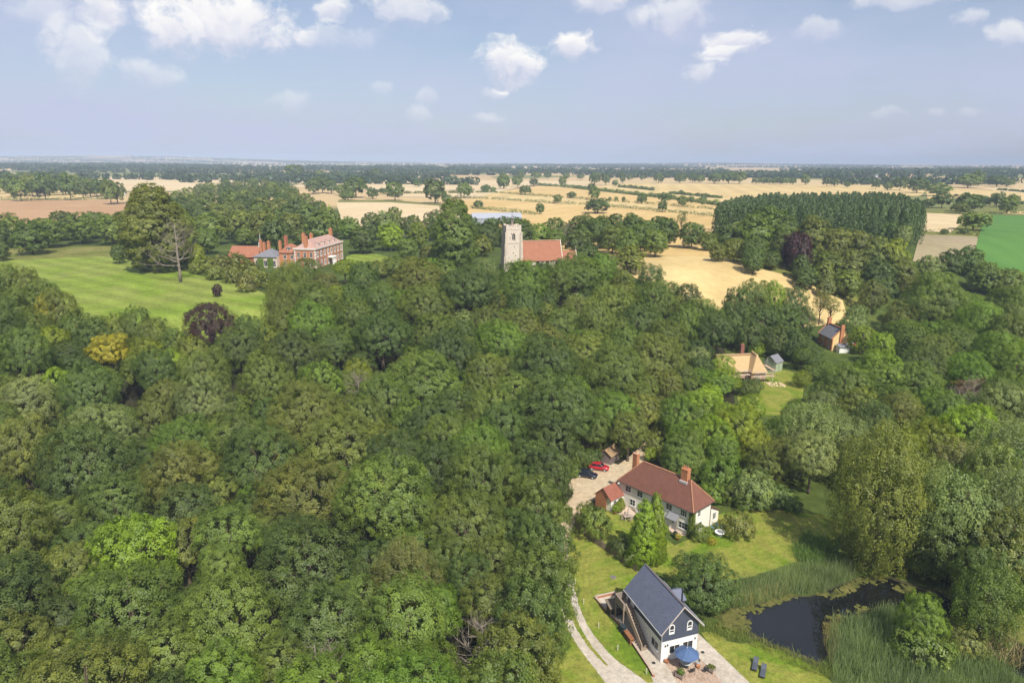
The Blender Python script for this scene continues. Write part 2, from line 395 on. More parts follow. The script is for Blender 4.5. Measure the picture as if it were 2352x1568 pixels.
# ------------------------------------------------------------------ sky, sun, air
SUN_EL,SUN_X,SUN_Y=R_(50),.42,-.907
W=bpy.data.worlds.new('World'); S.world=W; W.use_nodes=True; nt=W.node_tree; nt.nodes.clear()
bg=nd(nt,'ShaderNodeBackground'); out=nd(nt,'ShaderNodeOutputWorld'); nt.links.new(bg.outputs[0],out.inputs[0])
sky=nd(nt,'ShaderNodeTexSky',sky_type='NISHITA'); sky.sun_disc=False; sky.sun_elevation=SUN_EL; sky.sun_rotation=math.atan2(SUN_X,SUN_Y)
sky.altitude=60; sky.air_density=1.0; sky.dust_density=1.2; sky.ozone_density=2.0
SKY_STR=.092
def M(op,a,b=None,c=None,cl=False):
    m=nd(nt,'ShaderNodeMath',operation=op,use_clamp=cl)
    for i,v in enumerate((a,b,c)):
        if v is None: continue
        if isinstance(v,(int,float)): m.inputs[i].default_value=v
        else: nt.links.new(v,m.inputs[i])
    return m.outputs[0]
def VM(op,a,b=None):
    m=nd(nt,'ShaderNodeVectorMath',operation=op)
    for i,v in enumerate((a,b)):
        if v is None: continue
        if isinstance(v,tuple): m.inputs[i].default_value=v
        else: nt.links.new(v,m.inputs[i])
    return m.outputs['Value'] if op=='LENGTH' else m.outputs[0]
dirv=nd(nt,'ShaderNodeTexCoord').outputs['Generated']; sp=nd(nt,'ShaderNodeSeparateXYZ'); nt.links.new(dirv,sp.inputs[0])
az=M('ARCTAN2',sp.outputs[0],sp.outputs[1]); el=M('ARCSINE',sp.outputs[2])
cb=nd(nt,'ShaderNodeCombineXYZ'); nt.links.new(az,cb.inputs[0]); nt.links.new(el,cb.inputs[1]); U=cb.outputs[0]
def wn(scale,detail,rough,vec,col=False,sy=1.0,off=0):
    mp=nd(nt,'ShaderNodeMapping'); mp.inputs['Scale'].default_value=(1,sy,1); mp.inputs['Location'].default_value=(off,off*.7,off); nt.links.new(vec,mp.inputs[0])
    n=nd(nt,'ShaderNodeTexNoise'); n.inputs['Scale'].default_value=scale; n.inputs['Detail'].default_value=detail; n.inputs['Roughness'].default_value=rough
    nt.links.new(mp.outputs[0],n.inputs['Vector']); return n.outputs['Color' if col else 'Fac']
def warp(vec,scale,amp,detail=5):
    d=VM('SUBTRACT',wn(scale,detail,.58,vec,True),(.5,.5,.5)); return VM('ADD',vec,VM('MULTIPLY',d,(amp,amp*.8,0)))
Uw=warp(warp(U,9,.05,3),30,.022,6)
def azel(px,py):
    v=ray(px,py); return math.atan2(v[0],v[1]),math.asin(v[2])
# cumulus clouds: place in the sky (photo point), half-width, half-height, thickness
CL=[(490,45,175,62,1.05),(390,70,60,40,.9),(570,40,60,45,.95),(1168,142,72,52,1.05),(1215,158,45,32,.9),(1312,102,54,30,1.0),(1690,98,62,30,.9),(1645,132,46,17,.65),(1615,165,46,22,.72),
    (772,30,36,30,.85),(925,18,90,42,.72),(1565,22,80,46,.62),(1370,-5,66,26,.75),(182,120,62,60,.55),(235,28,36,46,.7),(100,20,60,40,.4),(350,168,62,24,.45),(1875,78,50,22,.4),(2225,40,34,16,.5),(2318,82,44,18,.62),
    (2080,-8,120,16,.55),(1137,214,28,12,.5),(1120,272,34,14,.4),(965,258,36,18,.32),(990,222,28,14,.34),(660,225,50,20,.32),(1470,40,40,30,.3),(760,95,110,26,.3),(2040,268,30,10,.25),(2150,262,28,10,.28),(2240,258,30,9,.24),(880,200,40,16,.26)]
rg=random.Random(4)
for k in range(16):   # more of the same fair-weather clouds all round, out of the photo
    CL.append((None,rg.uniform(-pi,pi),rg.uniform(.1,.9),rg.uniform(.06,.18),rg.uniform(.5,1)))
Bm=Th=Vv=None
for c in CL:
    if c[0] is None:
        if abs(c[1])<.75 and c[2]<.35: continue
        a,e,rx,ry,th=c[1],c[2],c[3],c[3]*.45,c[4]
    else: a,e=azel(c[0],c[1]); rx,ry,th=c[2]/FPX*1.3,c[3]/FPX*1.4,c[4]
    q=VM('MULTIPLY',VM('SUBTRACT',Uw,(a,e,0)),(1/rx,1/ry,0)); m=M('SUBTRACT',1,VM('LENGTH',q),cl=True)
    k8=M('MULTIPLY',m,5,cl=True); t=M('MULTIPLY',k8,min(1,th)); sq=nd(nt,'ShaderNodeSeparateXYZ'); nt.links.new(q,sq.inputs[0]); v=M('MULTIPLY',k8,mapr(nt,sq.outputs[1],-.55,.45,0,1))
    Bm=m if Bm is None else M('MAXIMUM',Bm,m); Th=t if Th is None else M('MAXIMUM',Th,t); Vv=v if Vv is None else M('MAXIMUM',Vv,v)
n1=wn(34,9,.60,Uw,off=3,sy=1.25)
edge=mapr(nt,M('ADD',Bm,M('MULTIPLY',M('SUBTRACT',n1,.5),1.5)),.20,.62,0,1)
D=M('MULTIPLY',M('MULTIPLY',edge,Th),M('MULTIPLY',Bm,6,cl=True),cl=True)
LIT=M('ADD',M('MULTIPLY',Vv,.75),M('MULTIPLY',M('SUBTRACT',n1,.35),1.1),cl=True)
# thin high veil, streaky
veil=M('MULTIPLY',mapr(nt,wn(3.2,5,.55,Uw,sy=3.2,off=9),.34,.68,0,1),mapr(nt,el,.0,.45,.60,.45))
veil=M('ADD',veil,mapr(nt,el,0.0,.22,.45,.25),cl=True)
skyc=nd(nt,'ShaderNodeVectorMath',operation='SCALE'); nt.links.new(sky.outputs[0],skyc.inputs[0]); skyc.inputs['Scale'].default_value=SKY_STR
c1_=mixc(nt,veil,skyc.outputs[0],(.44,.475,.63))
cc=ramp(nt,LIT,[(.0,(.46,.49,.61)),(.4,(.60,.61,.69)),(.75,(.76,.75,.76)),(1,(.82,.81,.79))])
c2_=mixc(nt,M('MULTIPLY',D,.96),c1_,cc)
nt.links.new(c2_,bg.inputs[0]); bg.inputs[1].default_value=1.0
W.cycles.sampling_method='MANUAL'; W.cycles.sample_map_resolution=512
ld=bpy.data.lights.new('sun','SUN'); ld.energy=4.7; ld.angle=R_(.55); ld.color=(1,.94,.84)
sun=bpy.data.objects.new('sun',ld); COL.objects.link(sun)
sv=Vector((SUN_X*cos(SUN_EL),SUN_Y*cos(SUN_EL),sin(SUN_EL))); sun.rotation_euler=sv.to_track_quat('Z','Y').to_euler(); sun.location=(60,-80,140)
HAZE_D=1.6e-4
hm=bpy.data.materials.new('hazy_air'); hm.use_nodes=True; n_=hm.node_tree; n_.nodes.clear()
o_=nd(n_,'ShaderNodeOutputMaterial'); pv=nd(n_,'ShaderNodeVolumePrincipled'); n_.links.new(pv.outputs[0],o_.inputs['Volume'])
pv.inputs['Density'].default_value=HAZE_D; pv.inputs['Color'].default_value=(.58,.685,.85,1); pv.inputs['Anisotropy'].default_value=-.3
tag(MB().box(-16500,16500,-16500,16500,-3,130).build('haze',hm),'pale blue summer haze over the whole countryside','haze',kind='stuff')
S.view_settings.view_transform='Standard'; S.view_settings.look='None'; S.view_settings.exposure=.35; S.view_settings.gamma=1
cy=S.cycles; cy.max_bounces=5; cy.diffuse_bounces=3; cy.glossy_bounces=2; cy.transmission_bounces=2; cy.volume_bounces=0; cy.transparent_max_bounces=8
cy.use_denoising=True; cy.use_adaptive_sampling=True; cy.adaptive_threshold=.02; cy.sample_clamp_indirect=6
cy.caustics_reflective=False; cy.caustics_refractive=False

# ------------------------------------------------------------------ terrain
def terrain():
    rr=list(np.arange(3,420,4.0)); 
    while rr[-1]<15500: rr.append(rr[-1]*1.035)
    rr=np.array(rr); na=288; a=np.arange(na)*2*pi/na
    X=rr[:,None]*np.sin(a)[None]; Y=rr[:,None]*np.cos(a)[None]; Z=H(X,Y)
    V=np.stack([X,Y,Z],2).reshape(-1,3); i=np.arange(len(rr)-1)[:,None]; j=np.arange(na)[None]
    F=np.stack([i*na+j,(i+1)*na+j,(i+1)*na+(j+1)%na,i*na+(j+1)%na],2)[...,::-1].reshape(-1,4)
    V=np.concatenate([V,[[0,0,0]]]); c=len(V)-1
    k=np.arange(0,na,2); F2=np.stack([np.full(len(k),c),(k+2)%na,(k+1)%na,k],1)
    me=npmesh('ground',V,np.concatenate([F,F2[:,::-1]])); me.polygons.foreach_set('use_smooth',[True]*len(me.polygons))
    m,nt,b=newmat('countryside'); v=pos(nt)
    f=noise(nt,v,.05,5,.6); near=ramp(nt,f,[(.3,(.045,.062,.018)),(.55,(.075,.105,.022)),(.75,(.12,.14,.035))])
    mp=nd(nt,'ShaderNodeMapping'); mp.inputs['Rotation'].default_value=(0,0,.5); mp.inputs['Scale'].default_value=(1,.72,1); nt.links.new(v,mp.inputs[0])
    vo=nd(nt,'ShaderNodeTexVoronoi'); vo.inputs['Scale'].default_value=1/330; vo.inputs['Randomness'].default_value=.85; nt.links.new(mp.outputs[0],vo.inputs['Vector'])
    cell=sep(nt,vo.outputs['Color'])[0]
    far=ramp(nt,cell,[(.0,(.46,.34,.17)),(.34,(.52,.40,.22)),(.36,(.17,.18,.06)),(.55,(.19,.21,.08)),(.57,(.50,.37,.19)),(.80,(.42,.30,.16)),(.82,(.07,.10,.03)),(.95,(.30,.20,.12))])
    far_n=nd(nt,'ShaderNodeValToRGB'); 
    d=nd(nt,'ShaderNodeVectorMath',operation='LENGTH'); nt.links.new(v,d.inputs[0])
    g=mapr(nt,noise(nt,v,.4,4,.7),.25,.75,.7,1.3)
    col=mixc(nt,mapr(nt,d.outputs['Value'],620,700,0,1),near,far); col=mixc(nt,1.0,col,g,'MULTIPLY')
    nt.links.new(col,b.inputs['Base Color']); b.inputs['Roughness'].default_value=1; b.inputs['Specular IOR Level'].default_value=.05
    me.materials.append(m); o=inst('ground',me); tag(o,'rough green valley floor rising to a patchwork of distant fields','ground',kind='structure')
terrain()
def chaikin(P,n=2):
    for _ in range(n):
        Q=[]
        for i in range(len(P)):
            a,b=P[i],P[(i+1)%len(P)]
            Q+=[(a[0]*.75+b[0]*.25,a[1]*.75+b[1]*.25),(a[0]*.25+b[0]*.75,a[1]*.25+b[1]*.75)]
        P=Q
    return P
def wpatch(name,P,mat,off,maxlen=6,label=None,cat='field',kind='structure',thick=0,jit=0):
    """a ground sheet with outline P (world x,y) laid off metres above the terrain"""
    if jit:
        rg=random.Random(len(P)); Q=[]
        for i in range(len(P)):
            a,b=P[i],P[(i+1)%len(P)]; L=math.hypot(b[0]-a[0],b[1]-a[1]); n=max(1,int(L/(jit*3)))
            for k in range(n): Q.append((a[0]+(b[0]-a[0])*k/n+rg.gauss(0,jit*.4),a[1]+(b[1]-a[1])*k/n+rg.gauss(0,jit*.4)))
        P=Q
    bm=bmesh.new(); f=bm.faces.new([bm.verts.new((x,y,0)) for x,y in P]); bmesh.ops.triangulate(bm,faces=[f],ngon_method='EAR_CLIP')
    for _ in range(9):
        E=[e for e in bm.edges if e.calc_length()>maxlen]
        if not E or len(bm.verts)>60000: break
        bmesh.ops.subdivide_edges(bm,edges=E,cuts=1); bmesh.ops.triangulate(bm,faces=bm.faces[:])
    bm.normal_update()
    xs=np.array([v.co.x for v in bm.verts]); ys=np.array([v.co.y for v in bm.verts]); zs=H(xs,ys)+off
    for v,z in zip(bm.verts,zs): v.co.z=z
    for f in bm.faces:
        if f.normal.z<0: f.normal_flip()
    me=bpy.data.meshes.new(name); bm.to_mesh(me); bm.free(); me.materials.append(mat)
    o=inst(name,me); tag(o,label,cat,kind=kind); return o
def patch(name,pp,mat,off,maxlen=6,label=None,cat='field',smooth=0,jit=0,kind='structure'):
    P=[at(*p) for p in pp]
    if smooth: P=chaikin(P,smooth)
    return wpatch(name,P,mat,off,maxlen,label,cat,kind,jit=jit)
def ribbon(pp,w):
    """outline of a path: centre line pp in photo points, w width(s) in metres"""
    P=[at(*p) for p in pp]; Q=[]
    for i in range(len(P)-1):   # finer centre line
        p0,p1,p2,p3=P[max(i-1,0)],P[i],P[i+1],P[min(i+2,len(P)-1)]
        for t in (0,.25,.5,.75):
            Q.append(tuple(.5*((2*p1[k])+(-p0[k]+p2[k])*t+(2*p0[k]-5*p1[k]+4*p2[k]-p3[k])*t*t+(-p0[k]+3*p1[k]-3*p2[k]+p3[k])*t**3) for k in (0,1)))
    Q.append(P[-1]); L=[];Rr=[]
    for i,q in enumerate(Q):
        a,b=Q[max(i-1,0)],Q[min(i+1,len(Q)-1)]; d=Vector((b[0]-a[0],b[1]-a[1])).normalized()
        if isinstance(w,(list,tuple)):
            u=i/4; j=min(int(u),len(w)-2); ww=w[j]+(w[j+1]-w[j])*(u-j)
        else: ww=w
        L.append((q[0]-d.y*ww/2,q[1]+d.x*ww/2)); Rr.append((q[0]+d.y*ww/2,q[1]-d.x*ww/2))
    return L+Rr[::-1]
c1=lambda x,y:(x*.26667,337.1+y*.26667); c2=lambda x,y:(548.8+x*.26667,337.1+y*.26667); c3=lambda x,y:(1097.6+x*.26667,337.1+y*.26667); c4=lambda x,y:(1646.4+x*.3,337.1+y*.3)
cA=lambda x,y:(1254.4+x*.2,980+y*.2); cB=lambda x,y:(1254.4+x*.2,1254.4+y*.2); cC=lambda x,y:(1646.4+x*.35,1019.2+y*.35); cD=lambda x,y:(1568+x*.2,627.2+y*.2); cE=lambda x,y:(509.6+x*.2,470.4+y*.2); cF=lambda x,y:(980+x*.2,431.2+y*.2); cG=lambda x,y:(1724.8+x*.3,588+y*.3)
LAWN=ground_mat('garden_lawn',[(.085,.15,.012),(.125,.19,.016),(.225,.225,.045),(.115,.185,.014),(.19,.21,.03)],.10,2.2,mow=(1.1,1.3,.035))
PARK=ground_mat('park_lawn',[(.135,.20,.022),(.165,.235,.027),(.205,.24,.05),(.15,.225,.024)],.03,1.0,mow=(-.95,9,.10,1.0))
ROUGH=ground_mat('rough_grass',[(.10,.125,.022),(.16,.165,.04),(.22,.20,.07)],.06,.8)
GREEN=ground_mat('green_crop',[(.075,.17,.035),(.085,.19,.04),(.10,.20,.045)],.01,.5,mow=(-.12,24,.04),mot=.35)
WHEAT=ground_mat('ripe_wheat',[(.46,.315,.12),(.53,.375,.155),(.58,.425,.20)],.012,.35,mow=(.5,22,.03),mot=.35)
WHEAT2=ground_mat('pale_stubble',[(.50,.38,.20),(.56,.44,.26),(.60,.48,.29)],.012,.35,mow=(1.25,9,.05),mot=.35)
WHEATG=ground_mat('golden_wheat',[(.47,.335,.145),(.53,.40,.18),(.56,.43,.21)],.010,.3,mow=(.2,30,.05),mot=.35)
BROWN=ground_mat('brown_stubble',[(.34,.20,.10),(.40,.245,.13),(.42,.28,.15)],.012,.3,mow=(.1,14,.04),mot=.35)
FALLOW=ground_mat('fallow_soil',[(.26,.22,.12),(.30,.25,.15),(.33,.24,.17)],.02,.4,mow=(1.2,3,.06),mot=.35)
GRAVEL=ground_mat('gravel',[(.38,.33,.26),(.46,.405,.33),(.53,.48,.41)],.25,9)
DUST=ground_mat('dusty_lane',[(.38,.29,.18),(.48,.38,.25),(.45,.38,.27)],.12,1.2,mot=.55)
PAVE=ground_mat('paving',[(.30,.21,.15),(.42,.31,.23),(.36,.29,.24)],.6,5)
PATIO=ground_mat('patio_stone',[(.48,.35,.26),(.56,.44,.34),(.50,.40,.33)],.5,4)
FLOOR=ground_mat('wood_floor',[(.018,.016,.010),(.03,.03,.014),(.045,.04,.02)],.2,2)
# ------------------------------------------------------------------ fields
def field(pp,mat,label,off=.25,ml=14,name='field',**k): return patch(name,pp,mat,off,ml,label,'field',**k)
H2=[c3(*p) for p in ((-330,432),(0,447),(300,465),(660,490),(940,503),(1150,520),(1560,557),(2050,605),(2150,618))]
H3=[c3(*p) for p in ((150,397),(360,415),(660,438),(960,457),(1400,490),(1720,517),(2030,542))]
H4=[c3(*p) for p in ((510,332),(720,347),(940,372),(1300,412),(1560,442),(1820,472),(2090,512))]
H1=[c3(*p) for p in ((-60,530),(0,537),(230,562),(520,592))]
field([(1010,470)]+H2[1:]+[(1660,560),(1640,590),(1200,585),(1100,500)],WHEAT,'wide ripe wheat field just beyond the church wood',.25)
field(H3+[c3(2050,600)]+H2[::-1][1:],WHEATG,'long ripe wheat strip between two thin hedges',.28)
field([c3(160,390),c3(520,338)]+H4[1:]+[c3(2050,530)]+H3[::-1],WHEAT,'sloping wheat field under the tall hedge line',.31)
field([c3(0,285),c3(500,325),c3(160,392),c3(0,440),c2(1240,430),c2(1420,410),c2(2020,400)],WHEAT2,'pale stubble field left of the hedge trees',.34)
field([c2(400,285),c2(1500,290),c3(0,287),c3(960,300),c3(940,362),c3(520,330),c2(2100,360),c2(1420,398),c2(500,350)],WHEAT2,'broad pale stubble field along the ridge',.30)
field([c3(1290,320),c3(2300,322),c4(1280,300),c4(1600,335),c4(1560,380),c4(1200,380),c4(380,372),c4(80,430),c3(2080,505),c3(1560,436),c3(1060,372),c3(1000,345)],WHEATG,'golden wheat field above the poplar plantation',.35,20)
field([c4(1600,330),c4(1770,318),c4(2352,345),c4(2452,420),c4(2300,430),c4(1960,380),c4(1800,395),c4(1620,440)],WHEATG,'golden field at the right end of the ridge',.3,20)
field([c4(1980,318),c4(2452,330),c4(2452,362),c4(2250,350)],WHEAT2,'narrow pale field at the far right',.4,25)
field([c4(1570,508),c4(1905,520),c4(1880,580),c4(1790,660),c4(1540,650)],WHEAT2,'small pale stubble field right of the poplars',.25,8)
field([c4(1560,675),c4(1990,690),c4(2010,760),c4(1800,900),c4(1500,880)],FALLOW,'bare brownish fallow plot with faint rows',.25,8)
field([c4(2060,525),c4(2480,530),c4(2600,1150),c4(2300,1150),c4(2000,820),c4(1980,780)],GREEN,'smooth green crop field at the right edge',.27,10)
field([c4(1560,480),c4(1830,480),c4(2050,530),c4(2000,700),c4(1520,690),c4(1490,800)],ROUGH,'rough grass strips between the small fields',.12,10,name='meadow')
field([c4(2040,470),c4(2300,455),c4(2452,480),c4(2452,525),c4(2050,523)],ROUGH,'rough grass headland above the green crop',.2,12,name='meadow')
field([c4(2150,505),c4(2452,490),c4(2452,522),c4(2200,520)],WHEATG,'sliver of golden stubble above the green crop',.3,12)
field([(1385,575),(1490,571),(1570,570),(1640,590),(1720,612),(1830,640),(1935,690),(1950,740),(1800,760),(1660,720),(1560,680),(1460,640),(1390,610)],WHEATG,'ripe wheat field between the wood and the copse',.20,6)
field([(1480,566),(1600,556),(1640,566),(1720,585),(1860,625),(2010,700),(1960,720),(1830,642),(1720,614),(1640,592),(1570,572)],ROUGH,'green grass verge along the wheat field',.10,6,name='meadow')
field([c1(-300,355),c1(0,356),c1(450,375),c1(940,432),c1(930,452),c1(0,458),c1(-300,458)],WHEATG,'golden strip field under the left tree belt',.3,12)
field([c1(780,262),c1(1500,262),c1(2352,262),c1(2352,330),c1(1700,385),c1(820,385)],WHEAT2,'pale stubble slivers beyond the left tree belt',.5,25)
field([c1(-300,465),c1(900,462),c1(1110,480),c1(1110,600),c1(560,640),c1(280,720),c1(-300,760)],BROWN,'brown stubble field behind the left tree row',.25,10)
field([c2(835,478),c2(1300,475),c2(1680,500),c2(1900,560),c2(1900,690),c2(900,690),c2(860,560)],WHEAT2,'pale field behind the hall garden trees',.25,8)
field([c2(860,462),c2(1300,460),c2(1850,505),c2(1850,520),c2(1300,480),c2(850,480)],ROUGH,'green grass strip along the pale field',.32,8,name='meadow')
field([(-60,566),(30,570),(170,566),(262,565),(300,590),(240,597),(100,597),(-60,602)],ROUGH,'tan rough grass beyond the mown park',.05,6,name='meadow')
patch('park_lawn',[(-80,596),(40,598),(150,592),(262,588),(340,610),(420,622),(480,640),(560,652),(640,690),(660,740),(560,790),(400,800),(240,790),(100,740),(-80,640)],PARK,.10,5,'mown bright green park lawn with stripes','lawn',smooth=1)
patch('churchyard',[(795,585),(860,582),(900,592),(890,606),(840,612),(795,602)],PARK,.06,5,'sunlit grass between the hall and the wood','lawn',smooth=1)

# ------------------------------------------------------------------ garden ground, lanes, pond
wood_px=[(-260,605),(-60,615),(60,640),(120,672),(170,722),(270,735),(400,745),(480,752),(600,712),(640,680),(700,645),(800,618),(960,600),(1100,614),(1340,588),(1480,614),(1620,662),(1668,700),(1692,770),(1705,880),(1640,960),(1520,1010),(1400,1040),(1325,1100),(1300,1170),(1305,1270),(1280,1380),(1240,1470),(1190,1568),(1150,1800),(-500,1800)]
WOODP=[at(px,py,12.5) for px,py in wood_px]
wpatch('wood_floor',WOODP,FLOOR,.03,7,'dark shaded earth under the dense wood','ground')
patch('garden_lawn',[(1296,1568),(1180,1640),(1160,1568),(1245,1440),(1262,1240),(1300,1170),(1330,1190),(1350,1215),(1400,1268),(1460,1310),(1520,1300),(1490,1330),(1440,1360),(1360,1372),(1500,1540),(1560,1640),(1420,1640)],LAWN,.034,5,'sunny mown grass beside the gravel track','lawn',smooth=1)
patch('garden_lawn',[(1330,1180),(1400,1170),(1450,1190),(1520,1230),(1560,1260),(1640,1180),(1720,1170),(1810,1172),(1900,1185),(1960,1210),(1850,1280),(1800,1300),(1690,1335),(1620,1330),(1560,1330),(1470,1300),(1400,1260),(1340,1215)],LAWN,.038,5,'mown lawn sweeping round the cream cottage','lawn',smooth=1)
patch('garden_lawn',[cB(1740,1000),cB(1900,960),cB(2150,1130),cC(300,1290),cC(560,1420),cC(780,1568),cC(800,1720),cC(150,1720),cB(2340,1568)],LAWN,.027,5,'green grass between the gravel and the pond','lawn',smooth=1)
patch('garden_lawn',[(1690,900),(1750,860),(1800,845),(1850,870),(1840,930),(1790,960),(1700,940)],LAWN,.04,5,'bright grass of the thatched cottage garden','lawn',smooth=1)
patch('rough_grass',[cC(1350,930),cC(1700,960),cC(2016,1050),cC(2150,1250),cC(2016,1330),cC(1800,1200),cC(1600,1080)],ROUGH,.02,5,'rough bank grass at the right of the pond','grass',smooth=1)
LANE=[(1503,1008),(1484,1030),(1458,1056),(1432,1078),(1396,1100),(1356,1128),(1322,1160),(1298,1200),(1284,1250),(1288,1300)]
wpatch('lane',ribbon(LANE,[2.6,2.8,3.2,4.0,5.0,4.6,3.6,3.0,2.8,2.8]),DUST,.045,4,'pale dusty lane coming out of the wood','lane')
patch('yard',[(1312,1098),(1350,1078),(1392,1060),(1425,1068),(1440,1084),(1416,1100),(1380,1122),(1345,1140),(1322,1138),(1304,1115)],DUST,.040,3,'dusty parking yard by the lane','yard',smooth=1)
TRK=[(1290,1290),(1297,1330),(1304,1370),(1316,1412),(1334,1452),(1362,1492),(1394,1528),(1428,1562),(1470,1610)]
wpatch('track',ribbon(TRK,[2.4,2.4,2.5,2.6,2.8,3.0,3.2,4.2,6.0]),GRAVEL,.045,3,'pale gravel track with a grass strip down the middle','track',jit=.10)
wpatch('grass_strip',ribbon(TRK[1:7],[.55,.6,.65,.6,.5,.2]),LAWN,.055,3,'thin green strip between the wheel ruts','grass',jit=.10)
patch('gravel_yard',[cB(575,600),cB(800,545),cB(1100,600),cB(1745,995),cB(2340,1568),cB(2600,1840),cB(1300,1840),cB(1140,1568),cB(1230,1560),cB(1180,1400),cB(1040,1190),cB(850,905),cB(690,740)],GRAVEL,.035,3,'pale gravel apron round the black and white barn','gravel')
patch('paving',[cB(1345,1300),cB(1770,1290),cB(1960,1480),cB(2080,1640),cB(1560,1640),cB(1450,1460)],PAVE,.048,2,'brown paving under the blue parasol','paving',jit=.12)
patch('patio',[cA(690,930),cA(760,900),cA(1060,840),cA(1100,1000),cA(990,1040),cA(850,1010)],PATIO,.05,2,'stone patio beside the cream cottage','paving')
patch('patio',[cA(1370,1090),cA(1640,1190),cA(1640,1250),cA(1500,1250),cA(1390,1180)],PATIO,.05,2,'small stone terrace under the cottage windows','paving')
WATER,_nt,_b=newmat('pond_water'); _b.inputs['Base Color'].default_value=(.008,.009,.008,1); _b.inputs['Roughness'].default_value=.03; _b.inputs['Specular IOR Level'].default_value=.6
bump(_nt,_b,noise(_nt,pos(_nt),1.2,3,.5),.03,.03)
WP=[cC(*p) for p in ((115,1135),(200,1085),(330,1045),(520,1000),(690,990),(830,925),(950,880),(1130,880),(1400,970),(1640,1075),(1720,1160),(1600,1180),(1480,1120),(1380,1090),(1100,1100),(900,1140),(745,1170),(700,1260),(740,1450),(620,1410),(400,1320),(200,1225))]
def grow(P,m):
    cx=sum(p[0] for p in P)/len(P); cy=sum(p[1] for p in P)/len(P); return [(cx+(x-cx)*m,cy+(y-cy)*m) for x,y in P]
MUD=ground_mat('pond_mud',[(.035,.032,.018),(.06,.058,.028),(.09,.09,.04)],.5,3)
wpatch('muddy_margin',chaikin(grow([at(*p) for p in WP],1.07),2),MUD,.05,4,'dark muddy margin round the pond','mud',jit=.6)
patch('pond',WP,WATER,.06,4,'dark still pond mirroring the sky','pond',smooth=2,jit=.5)
patch('ditch',[cC(*p) for p in ((1690,1200),(1900,1240),(2016,1330),(2120,1480),(2016,1560),(1850,1440),(1720,1300))],WATER,.05,4,'dark boggy ditch at the bottom right','ditch',smooth=2,jit=.5)
def area(P): return abs(sum(P[i][0]*P[(i+1)%len(P)][1]-P[(i+1)%len(P)][0]*P[i][1] for i in range(len(P))))/2
ALG=ground_mat('algae',[(.05,.058,.016),(.10,.105,.026),(.17,.15,.05)],.5,3)
def algae(pp,lab,rg):
    P=[at(*p) for p in pp]; P2=chaikin(P,1); xs=[p[0] for p in P]; ys=[p[1] for p in P]; m=MB(); k=0; n=int(area(P)*(16 if 'scum' not in lab else 5))
    while k<n:
        x,y=rg.uniform(min(xs)-.6,max(xs)+.6),rg.uniform(min(ys)-.6,max(ys)+.6)
        if not inpoly(x+rg.gauss(0,.35),y+rg.gauss(0,.35),P2): continue
        k+=1; r=rg.uniform(.08,.42); z=.075+rg.random()*.02; a0=rg.random()*6
        m.poly([(x+r*rg.uniform(.6,1.3)*cos(a0+i*2*pi/7),y+r*rg.uniform(.6,1.3)*sin(a0+i*2*pi/7),z) for i in range(7)])
    tag(m.build('algae_mat',ALG),lab,'algae',kind='stuff')
rg=random.Random(3)
algae([cC(*p) for p in ((30,1110),(120,1085),(210,1105),(150,1130),(215,1175),(200,1215),(80,1220),(10,1180))],'yellow algae mat at the left tip of the pond',rg)
algae([cC(*p) for p in ((140,1090),(340,1030),(500,985),(520,1005),(430,1035),(330,1055),(260,1090),(180,1105))],'thin yellow algae along the upper bank',rg)
algae([cC(*p) for p in ((640,985),(760,990),(840,940),(930,880),(1100,868),(1120,890),(960,905),(880,960),(830,1010),(700,1005))],'ochre algae fringe below the big reed bank',rg)
algae([cC(*p) for p in ((1150,930),(1260,930),(1310,975),(1200,975))],'small ochre raft of algae on the dark water',rg)
algae([cC(*p) for p in ((700,1180),(760,1120),(900,1090),(1000,1060),(1060,1075),(900,1130),(770,1175),(720,1300),(700,1300))],'brown scum along the reed side of the pond',rg)
algae([cC(*p) for p in ((1480,1130),(1600,1150),(1690,1190),(1600,1230),(1520,1180))],'brown algae by the right arm of the pond',rg)

# ------------------------------------------------------------------ reeds, rough grass, hedges
def blades(name,P,n,h,w,label,col,mat=LEAF,lean=.25,clump=0,cat='reeds'):
    """upright leaf blades scattered inside a ground outline P (world points)"""
    rng=np.random.default_rng(len(P)*13+n); xs=[p[0] for p in P]; ys=[p[1] for p in P]; pts=[]
    while len(pts)<n:
        x,y=rng.uniform(min(xs),max(xs)),rng.uniform(min(ys),max(ys))
        if inpoly(x,y,P): pts.append((x,y))
    pts=np.array(pts); z=H(pts[:,0],pts[:,1]); hh=h*rng.uniform(.55,1.15,n)*(1+.25*np.sin(pts[:,0]*.9)*np.cos(pts[:,1]*1.1))
    a=rng.uniform(0,6.28,n); d=np.stack([np.cos(a),np.sin(a),0*a],1); l=rng.normal(size=(n,3))*lean; l[:,2]=0
    B=np.column_stack([pts,z]); mid=B+np.array([0,0,1])*(hh*.6)[:,None]+l*hh[:,None]*.35; top=B+np.array([0,0,1])*hh[:,None]+l*hh[:,None]
    V=np.stack([B-d*w*.6,B+d*w*.6,mid+d*w,mid-d*w,top],1).reshape(-1,3); k=np.arange(n)[:,None]*5
    F=np.concatenate([k+np.array([[0,1,2,3]]),k+np.array([[3,2,4,4]])])
    F=np.concatenate([k+np.array([[0,1,2,3]])]); V=np.stack([B-d*w*.6,B+d*w*.6,top+d*w*.35,top-d*w*.35],1).reshape(-1,3); F=np.arange(4*n).reshape(n,4)
    t=np.clip(.45+.16*np.sin(pts[:,0]*.55+1)*np.cos(pts[:,1]*.6)+rng.normal(size=n)*.13,0,.97)
    o=inst(name,npmesh(name,V,F,np.repeat(t,4),(mat,)),col=col); tag(o,label,cat,kind='stuff'); return o
def reed(pp,h,dens,label,col,w=.035,lean=.22,name='reeds',cat='reeds'):
    P=[at(*p) for p in pp]; blades(name,P,int(area(P)*dens),h,w,label,col,lean=lean,cat=cat)
